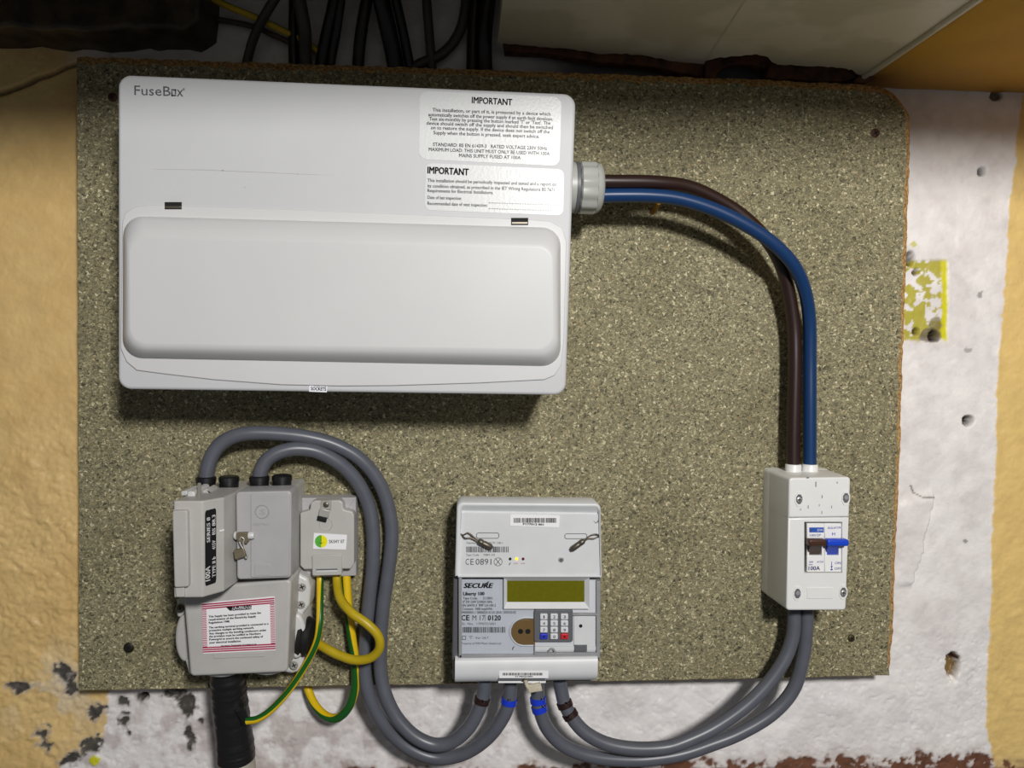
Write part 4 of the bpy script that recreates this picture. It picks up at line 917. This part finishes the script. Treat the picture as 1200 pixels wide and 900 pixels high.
    for k, (u, v) in enumerate(((353.8, 688), (352.8, 708.5), (344.5, 779.8), (211, 713))):
        y0 = -0.030 if k < 2 else -0.032 if k == 2 else -0.041
        s = part(t, 'screw', DSTEEL if k == 3 else STEEL, lambda b: b.lathe(tuple(W(u, v, y0)), (0, -1, 0), [(0.0036, 0), (0.0036, 0.0008), (0.0026, 0.0018)], 16))
        c_ = W(u, v, y0 - 0.002)
        part(s, 'screw_slot', DARK, lambda b: [b.flat([(c_[0] + (dx * math.cos(a) - dz * math.sin(a)) * 0.0022, c_[2] + (dx * math.sin(a) + dz * math.cos(a)) * 0.0022) for dx, dz in ((1, .2), (-1, .2), (-1, -.2), (1, -.2))], y0 - 0.0021) for a in (0.4, 2.0)])
    g = W(364, 743, -0.018)
    part(t, 'rubber_grommet', RUBBER, lambda b: b.lathe((W(351, 743, -0.022)[0], -0.022, g[2] - 0.0), (1, 0, -0.12), [(0.0175, 0), (0.0185, 0.003), (0.017, 0.0045), (0.0175, 0.006), (0.016, 0.0085), (0.0165, 0.010), (0.013, 0.013), (0.008, 0.0145)], 24))
    for u, v in ((241.5, 564), (268.5, 563.5), (304, 563), (330.5, 562)):
        c_ = W(u, 574, -0.034); s = px(-0.034); h = (574 - v + 5.5) * s
        part(t, 'cable_sleeve', BLACK, lambda b: b.lathe((c_[0], -0.034, c_[2]), (0, 0, 1), [(10.6 * s, -0.004), (10.6 * s, h * 0.6), (11.4 * s, h * 0.62), (11.4 * s, h * 0.92), (9.6 * s, h)], 20))
    # notice with red hatched border
    Q = [(236.5, 706.5), (321.5, 699), (323, 762), (238, 766)]
    def qp(s, k):
        a = np.array(Q[0]) * (1 - s) + np.array(Q[1]) * s; c_ = np.array(Q[3]) * (1 - s) + np.array(Q[2]) * s; return tuple(a * (1 - k) + c_ * k)
    YS = YB - 0.0003
    nt_ = part(t, 'notice_label', STICK, lambda b: b.prism(pix(Q, YS), YS, YB + 0.0002))
    def red(b):
        for k in (0.035, 0.075, 0.115, 0.885, 0.925, 0.965): b.flat(pix([qp(0.0, k - 0.013), qp(1.0, k - 0.013), qp(1.0, k + 0.013), qp(0.0, k + 0.013)], YS), YS - 0.0002)
        for i in range(24):
            k = 0.145 + 0.72 * i / 23
            for s0, s1 in ((0.0, 0.062), (0.938, 1.0)): b.flat(pix([qp(s0, k - 0.008), qp(s1, k - 0.008), qp(s1, k + 0.008), qp(s0, k + 0.008)], YS), YS - 0.0002)
    part(nt_, 'hatched_border', RINK, red)
    def wr(b):
        def line(tx, s0, s1, k, h, bd=0.03): a, e = qp(s0, k), qp(s1, k); b.text(tx, *a, *e, h, YS - 0.0002, bold=bd)
        b.flat(pix([qp(0.33, 0.115), qp(0.40, 0.115), qp(0.42, 0.16), qp(0.385, 0.2)], YS), YS - 0.0002)
        line('NORTHERN', 0.405, 0.68, 0.165, 2.8, 0.05); line('POWERGRID', 0.40, 0.68, 0.205, 2.0, 0.05)
        for tx, s1, k in (('This Supply has been provided to meet the', 0.81, 0.30), ('requirements of the Electricity Supply', 0.74, 0.36), ('Regulations 1988.', 0.38, 0.42), ('The earthing terminal provided is connected to a', 0.91, 0.515), ('protective multiple earthing network.', 0.71, 0.572),
                          ('Any changes to the bonding conductors under', 0.88, 0.632), ('the provision must be notified to Northern', 0.80, 0.69), ('Powergrid to ensure the continued safety of', 0.83, 0.748), ('your electrical installation.', 0.53, 0.81)):
            line(tx, 0.09, s1, k, 2.3)
        line('Northern Powergrid (Yorkshire) plc', 0.25, 0.74, 0.878, 1.5)
    part(nt_, 'lettering', INK, wr)
    part(t, 'embossed_panel', GREYC, lambda b: b.prism(rounded(pix([(250, 766.5), (310, 763.5), (310, 769.3), (250.5, 771.5)], YB), 0.0004, 2), YB - 0.0006, YB, bev=0.0003, seg=2))
cutout()

# seal hanging on the neutral cover
YN = -0.0755
t = thing('lead_seal', W(284, 630, YN), 'tarnished brass clip and lead seal hanging on the neutral cover', 'seal', 'security seals on the meter and cut-out')
part(t, 'clip', LEAD, lambda b: b.prism(rounded(pix([(277, 624.5), (292.5, 624), (292.5, 633), (289, 638), (280, 637), (277, 632)], YN), 0.001, 3), YN, YN + 0.004, bev=0.0008))
part(t, 'clip_cap', GREYL, lambda b: b.lathe(tuple(W(291.5, 627.5, YN + 0.001)), (1, 0, 0), [(0.0030, 0), (0.0030, 0.0035), (0.0024, 0.0045)], 12))
part(t, 'clip_cap', GREYL, lambda b: b.lathe(tuple(W(274.5, 627.5, YN + 0.001)), (1, 0, 0), [(0.0026, 0), (0.0034, 0.001), (0.0034, 0.002)], 12))
part(t, 'wire_loop', STEEL, lambda b: b.tube(path([(281, 633, YN - .001), (282.5, 629.5, YN - .002), (286, 632, YN - .002), (285, 637, YN - .002), (288, 645, YN - .002), (290, 652, YN - .002), (288, 653.5, YN - .002), (286, 645, YN - .002), (283, 640, YN - .002), (280.5, 635, YN - .002)], 5), 0.0006, 8))
part(t, 'seal_slug', LEAD, lambda b: b.prism(rounded(pix([(273, 645.5), (286, 642.5), (288.5, 652.5), (275, 656.5)], YN - 0.003), 0.0012, 3), YN - 0.003, YN + 0.001, bev=0.0008))

# ================================================================== earth terminal block
def earthblock():
    t = thing('earth_terminal_box', W(384, 676, -0.014), 'small grey earth terminal box with green and yellow disc sticker', 'terminal box')
    part(t, 'base', GREYN, lambda b: b.prism(rounded(pix([(353, 583.5), (417, 583), (417.5, 675), (354, 677)], -0.016), 0.0008, 3), -0.016, 0.0, bev=0.001))
    YL = -0.027
    ld_ = part(t, 'lid', GREYC, lambda b: b.prism(rounded(pix([(351.5, 601), (363, 598), (364, 589), (369, 586.5), (398, 586), (402, 589), (402.5, 597), (413, 599.5), (415, 604), (415, 661), (411, 667), (356, 667.5), (351.5, 663)], YL), 0.0022, 4), YL, -0.014, bev=0.0014))
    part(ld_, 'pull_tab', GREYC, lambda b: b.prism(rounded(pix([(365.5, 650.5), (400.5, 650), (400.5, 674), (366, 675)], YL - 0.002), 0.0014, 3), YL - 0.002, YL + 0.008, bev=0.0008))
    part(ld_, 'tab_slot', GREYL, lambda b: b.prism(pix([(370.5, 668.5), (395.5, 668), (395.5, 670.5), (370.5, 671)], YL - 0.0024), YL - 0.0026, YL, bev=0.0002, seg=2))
    part(ld_, 'tab_gap_shade', DGREY, lambda b: b.flat(pix([(370.5, 666.8), (395.5, 666.3), (395.5, 668), (370.5, 668.5)], YL - 0.0021), YL - 0.0022))  # flat dark strip painted as the shade in the gap by the tab
    cl = part(ld_, 'seal_clip', STEEL, lambda b: (b.prism(rounded(pix([(376, 586.5), (388.5, 586.5), (388, 597.5), (375.5, 597)], YL - 0.0012), 0.0005, 2), YL - 0.0012, YL, bev=0.0004, seg=2),
                                                b.prism(pix([(374.5, 596.5), (386.5, 598.5), (384.5, 607), (373, 604.5)], YL - 0.0032), YL - 0.0032, YL - 0.0014, bev=0.0003, seg=2)))
    part(cl, 'clip_screw', DSTEEL, lambda b: b.lathe(tuple(W(382, 591.5, YL - 0.0012)), (0, -1, 0), [(0.0026, 0), (0.0024, 0.0006), (0.0012, 0.001)], 12))
    part(cl, 'clip_end', BLACK, lambda b: b.prism(rounded(pix([(372, 604.5), (383, 607), (382, 612.5), (371, 610)], YL - 0.002), 0.0006, 3), YL - 0.002, YL, bev=0.0004, seg=2))
    def ringm(b):
        c_ = W(382, 614.5, YL); s = px(YL)
        b.loft([[(c_[0] + r * s * math.cos(a), YL - h, c_[2] + r * s * math.sin(a)) for a in [2 * math.pi * i / 24 for i in range(24)]] for r, h in ((6.9, 0), (7.4, 0.0005), (7.9, 0))], cap0=False, cap1=False)
    part(ld_, 'embossed_ring', GREYC, ringm)
    YS = YL - 0.0003
    st = part(ld_, 'sticker', STICK, lambda b: b.prism(pix([(368, 624.5), (406.5, 627), (405.5, 644), (366.7, 643)], YS), YS, YL + 0.0002))
    hc = (376.4, 634.3); r = 7.3
    half = lambda a0: [(hc[0] + r * math.cos(a0 + math.pi * i / 12), hc[1] + r * math.sin(a0 + math.pi * i / 12)) for i in range(13)]
    part(st, 'green_half', SGRN, lambda b: b.flat(pix(half(math.pi / 2), YS), YS - 0.0002)); part(st, 'yellow_half', SYEL, lambda b: b.flat(pix(half(-math.pi / 2), YS), YS - 0.0002))
    part(st, 'lettering', INKG, lambda b: (b.text('SK04Y 07', 385.5, 636.6, 403.5, 636.4, 4, YS - 0.0002, bold=0.01)))
    part(st, 'earth_symbol', mat('olive_ink', (66, 104, 20), 0.5), lambda b: (b.flat(rect(376, 627.5, 376.7, 637, YS), YS - 0.0003), b.flat(pix([(372, 635), (376.3, 637.6), (380, 635), (376.3, 636.6)], YS), YS - 0.0003)))
earthblock()

# ================================================================== cables
def cable(name, pts, r, m, label, cat='cable', group=None, n=10, **k):
    b = MB(); b.tube(path(pts, n), r, **k); return tag(b.build(name, m), label, cat, group)
cable('meter_tail', [(655, 213, -.055), (690, 213, -.055), (720, 213, -.054), (770, 214, -.050), (810, 220, -.043), (850, 239, -.037), (880, 261, -.034), (902, 286, -.031), (916, 312, -.028), (925, 345, -.024), (930.5, 385, -.021), (931.5, 425, -.021), (930.5, 475, -.021), (929.5, 520, -.021), (929.5, 556, -.021)], 0.0059, BROWN,
      'thick brown insulated tail arching from the gland to the isolator', group='brown and blue meter tails')
cable('meter_tail', [(655, 231, -.055), (690, 230, -.055), (720, 229, -.054), (765, 229.5, -.053), (800, 234, -.052), (840, 247, -.051), (878, 266, -.050), (908, 287, -.048), (930, 311, -.043), (943, 340, -.034), (948.5, 375, -.025), (949, 420, -.021), (949, 470, -.021), (949, 520, -.021), (949, 556, -.021)], 0.0059, BLUE,
      'thick blue insulated tail arching from the gland to the isolator', group='brown and blue meter tails')

def banded(pts, r, label, bands):
    p = path(pts, 10); t = thing('meter_tail', p[0], label, 'cable', 'grey meter tails')
    part(t, 'sheath', GREYCAB, lambda b: b.tube(p, r))
    for (u, v, tu, tv, y, m_, ch, cu, cv) in bands:
        # band around the cable at (u, v) with tangent (tu, tv)
        c_ = min(p, key=lambda q: (Vector(W(u, v, y)) - q).length); i = p.index(c_); tg = (p[min(i + 1, len(p) - 1)] - p[max(i - 1, 0)]).normalized()
        bd = part(t, 'marker_band', m_, lambda b: b.lathe(c_ - tg * 0.0027, tg, [(r * 1.02, 0), (r * 1.15, 0.0003), (r * 1.15, 0.0051), (r * 1.02, 0.0054)], 20))
        w = W(cu, cv, c_[1] - r * 1.15 - 0.0004)
        sd = np.array([-tg[2], 0, tg[0]]); sd = sd if sd[0] > 0 else -sd; upv = np.array([-sd[2], 0, sd[0]])
        part(bd, 'letter', WINK, lambda b: b.text3(ch, w - sd * 0.0012 - upv * 0.0013, sd, upv, 0.0022, 0.0027, bold=0.02))
R1 = 0.0062
yA = -.034
banded([(241.5, 572, yA), (242, 560, yA), (245, 542, -.035), (254, 525, -.035), (269, 513.5, -.034), (290, 508, -.033), (320, 508, -.03), (358, 512, -.026), (392, 521, -.022), (422, 538, -.018), (444, 565, -.014), (456, 598, -.012), (459, 630, -.012), (455, 670, -.012), (449, 710, -.012), (446, 750, -.012), (446, 785, -.012), (451, 812, -.014), (463, 838, -.016), (480, 858, -.018), (497, 869, -.019), (514, 873, -.02), (532, 868, -.022), (549, 853, -.024), (560, 834, -.024), (566, 815, -.024), (568, 797, -.024)], R1,
       'grey cable from the leftmost cut-out sleeve to the brown banded meter terminal', [(566.5, 822, 0, 0, -.024, BANDBR, 'L', 566.5, 822)])
banded([(304, 572, yA), (304, 560, yA), (307, 548, -.035), (315, 537, -.034), (330, 529, -.032), (350, 526, -.029), (374, 530, -.025), (399, 544, -.02), (419, 565, -.015), (432, 592, -.012), (437, 622, -.012), (437, 660, -.012), (433, 700, -.012), (429, 740, -.012), (427, 780, -.012), (432, 813, -.012), (446, 843, -.010), (468, 868, -.008), (495, 884, -.008), (520, 888, -.009), (548, 881, -.013), (572, 864, -.019), (588, 843, -.023), (596, 824, -.024), (599, 797, -.024)], R1,
       'grey cable from the middle cut-out sleeve to the blue banded meter terminal', [(597, 820.5, 0, 0, -.024, BANDB, 'N', 597, 820.5)])
banded([(630, 797, -.024), (630, 812, -.024), (632, 830, -.024), (642, 855, -.023), (663, 875, -.022), (697, 887, -.021), (740, 890.5, -.02), (775, 888, -.02), (803, 882.5, -.02), (830, 873.5, -.02), (867, 859, -.02), (905, 836, -.02), (930, 807, -.02), (941, 770, -.021), (945, 735, -.022), (945, 708, -.022)], R1,
       'lower grey cable with twin blue bands from meter to isolator', [(630.2, 820.5, 0, 0, -.024, BANDB, 'N', 636, 819), (632.3, 829.5, 0, 0, -.024, BANDB, 'N', 637.5, 828)])
banded([(656, 797, -.024), (657.5, 808, -.024), (664, 830, -.026), (682, 855, -.029), (708, 870.5, -.031), (740, 877, -.032), (775, 876.5, -.032), (800, 870, -.032), (840, 851, -.03), (882, 820, -.028), (914, 782, -.026), (929, 746, -.024), (930.5, 708, -.023)], R1,
       'upper grey cable with twin brown bands from meter to isolator', [(661.5, 824, 0, 0, -.025, BANDBR, 'L', 664.5, 823.5), (668, 838, 0, 0, -.026, BANDBR, 'L', 666, 840)])
# pale tag seal dangling between the meter cables
t = thing('tag_seal', W(625, 803, -.055), 'pale crimped tag seal dangling under the meter', 'seal', 'security seals on the meter and cut-out')
part(t, 'seal_slug', PALESEAL, lambda b: b.prism(rounded(pix([(617.5, 804), (633.5, 801), (636, 810), (620, 812.5)], -.052), 0.0006, 3), -.052, -.0475, bev=0.0007))
part(t, 'seal_stem', PALESEAL, lambda b: b.tube(path([(616, 797, -.051), (617, 802, -.0515), (620, 808, -.051)], 5), 0.0017, 8))
part(t, 'wire_loop', WIREM, lambda b: b.tube(path([(612, 798, -.049), (615, 795.5, -.0505), (618, 798, -.05), (616, 801, -.0505)], 5), 0.0008, 8))

# taped supply cable
t = thing('supply_cable', W(276, 905, -.02), 'thick black taped supply cable rising into the cut-out', 'cable')
sp = path([(265, 770, -.028), (267, 795, -.026), (269, 820, -.022), (273, 850, -.018), (276, 875, -.016), (277, 889, -.015)], 14)
rg = random.Random(3); kn = [rg.uniform(-0.04, 0.04) for _ in range(40)]
part(t, 'tape_wrap', TAPE, lambda b: b.tube(sp, 0.0150, 24, rad=lambda q: 0.93 + 0.13 * q + 0.05 * ((q * 9) % 1.0) + kn[int(q * 39)] * 0.5))
part(t, 'pale_sheath', SHEATH, lambda b: b.tube(path([(276, 880, -.016), (277, 889, -.015), (279, 905, -.012), (281, 960, -.008)], 10), 0.0152, 20))
part(t, 'tape_end', TAPE, lambda b: b.tube(path([(280, 829, -.034), (285, 838, -.030), (287, 846, -.026)], 6), 0.0045, 10))

def earth(pts, r, label, n=12, stripe=(0, 1, 2, 3, 4, 5), tw=0.0, ms=(YEL, GRN), t0=0.0):
    b = MB(); b.tube(path(pts, n), r, 14, stripe=set(stripe), twist=tw, t0=t0)
    tag(b.build('earth_wire', list(ms)), label, 'wire', 'green and yellow earth wires')
earth([(375, 660, -.012), (375, 682, -.016), (375, 705, -.028), (374.5, 730, -.036), (371, 752, -.036), (360, 776, -.034), (341, 806, -.034), (320, 830, -.034), (303, 842, -.034), (289, 845, -.033)], 0.0031,
      'thin earth wire running past the grommet to the taped cable', stripe=(0, 1, 2), t0=-2.2, tw=2.7)
earth([(395, 660, -.012), (395, 682, -.018), (399, 702, -.032), (412, 718, -.042), (430, 731, -.046), (443, 745, -.046), (444.5, 760, -.044), (434, 771, -.04), (416, 773.5, -.036), (398, 768, -.032), (382, 760, -.028), (368, 751, -.022)], 0.0040,
      'thick dull yellow earth wire looping back into the rubber grommet', stripe=(11,), ms=(OLIVEY, mat('earth_dull_green', (120, 128, 20), 0.4)))
earth([(406, 660, -.010), (406, 682, -.012), (408, 712, -.014), (412, 745, -.016), (416.5, 778, -.014), (416, 806, -.010), (409, 828, -.006), (396, 841, 0.0), (382, 839, 0.006), (369, 826, 0.014), (361, 808, 0.022), (358, 790, 0.026)], 0.0040,
      'earth wire dropping below the board and hooking up behind it', stripe=(0, 1, 2, 3, 4, 5), t0=0.96, tw=-3.6)

# old cables rising behind the top of the board
def upc(pts, r, m, label): cable('old_cable', pts, r, m, label, 'cable', 'old cables behind the board top', 8)
Yc = 0.026
upc([(284, 100, Yc), (290, 70, Yc), (299, 40, .018), (315, 10, .008), (340, -30, .0), (350, -60, .0)], 0.0042, GRYCAB, 'leftmost dark grey cable leaning right above the board')
upc([(345, 100, Yc), (344, 70, Yc), (344, 30, .022), (345, -20, .018), (346, -60, .016)], 0.0046, BLKCAB, 'black cable half hidden behind a grey flat cable')
upc([(360, 100, Yc - .002), (358, 70, Yc - .002), (357, 35, .012), (351, 0, .004), (346, -40, .0)], 0.0058, GRYCAB, 'broad dark grey cable crossing the yellow wire')
upc([(375, 100, Yc), (377, 72, Yc), (383, 40, .02), (391, 5, .012), (400, -50, .006)], 0.0055, BLKCAB, 'left one of a pair of glossy black cables')
upc([(385, 100, Yc), (388, 72, Yc), (394, 40, .018), (399, 5, .01), (408, -50, .004)], 0.0040, BLKCAB, 'right thinner one of a pair of glossy black cables')
upc([(419, 100, Yc), (420, 72, Yc), (423, 40, .02), (429, 5, .014), (440, -50, .008)], 0.0055, BLKCAB, 'single black cable between the pair and the thick one')
upc([(466, 100, Yc), (463, 75, Yc - .001), (456, 40, .016), (447, 0, .006), (436, -50, .0)], 0.0078, BLKCAB, 'thickest black cable near the middle of the gap')
upc([(484, 100, Yc), (480, 76, Yc), (473, 40, .018), (464, 0, .008), (454, -50, .002)], 0.0045, BLKCAB, 'shiny black cable hugging the thickest one')
upc([(508, 100, Yc), (506, 77, Yc), (503, 40, .022), (500, 0, .016), (498, -50, .012)], 0.0045, GRYCAB, 'straight dark grey cable right of the thick black ones')
upc([(474, 92, Yc), (490, 76, Yc), (517, 64, .026), (536, 42, .024), (545, 12, .02), (548, -40, .016)], 0.0048, GRYCAB, 'dark grey cable curving up behind the straight one')
upc([(551, 100, Yc), (553, 80, Yc), (554, 50, .024), (556, 10, .02), (560, -50, .016)], 0.0055, BLKCAB, 'black cable beside the end of the soffit')
upc([(570, 100, Yc), (568, 70, Yc - .002), (568, 40, .018), (572, 0, .012), (577, -50, .008)], 0.0070, BLKCAB, 'rightmost thick black cable against the soffit')
cable('thin_cable', [(236, 21, .030), (262, 24, .028), (296, 31, .028), (318, 40, .027), (342, 52, .026), (356, 66, .027)], 0.0025, CORD, 'thin drab brown cord strung along the plaster', 'cord')
b = MB(); b.tube(path([(232, -12, .012), (262, 5, .014), (296, 19, .017), (330, 35, .020), (352, 46, .024), (370, 58, .026), (384, 72, .027)], 8), 0.0030, 14, stripe={6, 7, 8, 9}, t0=1.2)
tag(b.build('earth_wire', [mat('old_yellow', (200, 168, 20), 0.45), mat('old_green', (40, 90, 40), 0.5)]), 'yellow and green wire slanting behind the top cables', 'wire', 'green and yellow earth wires')
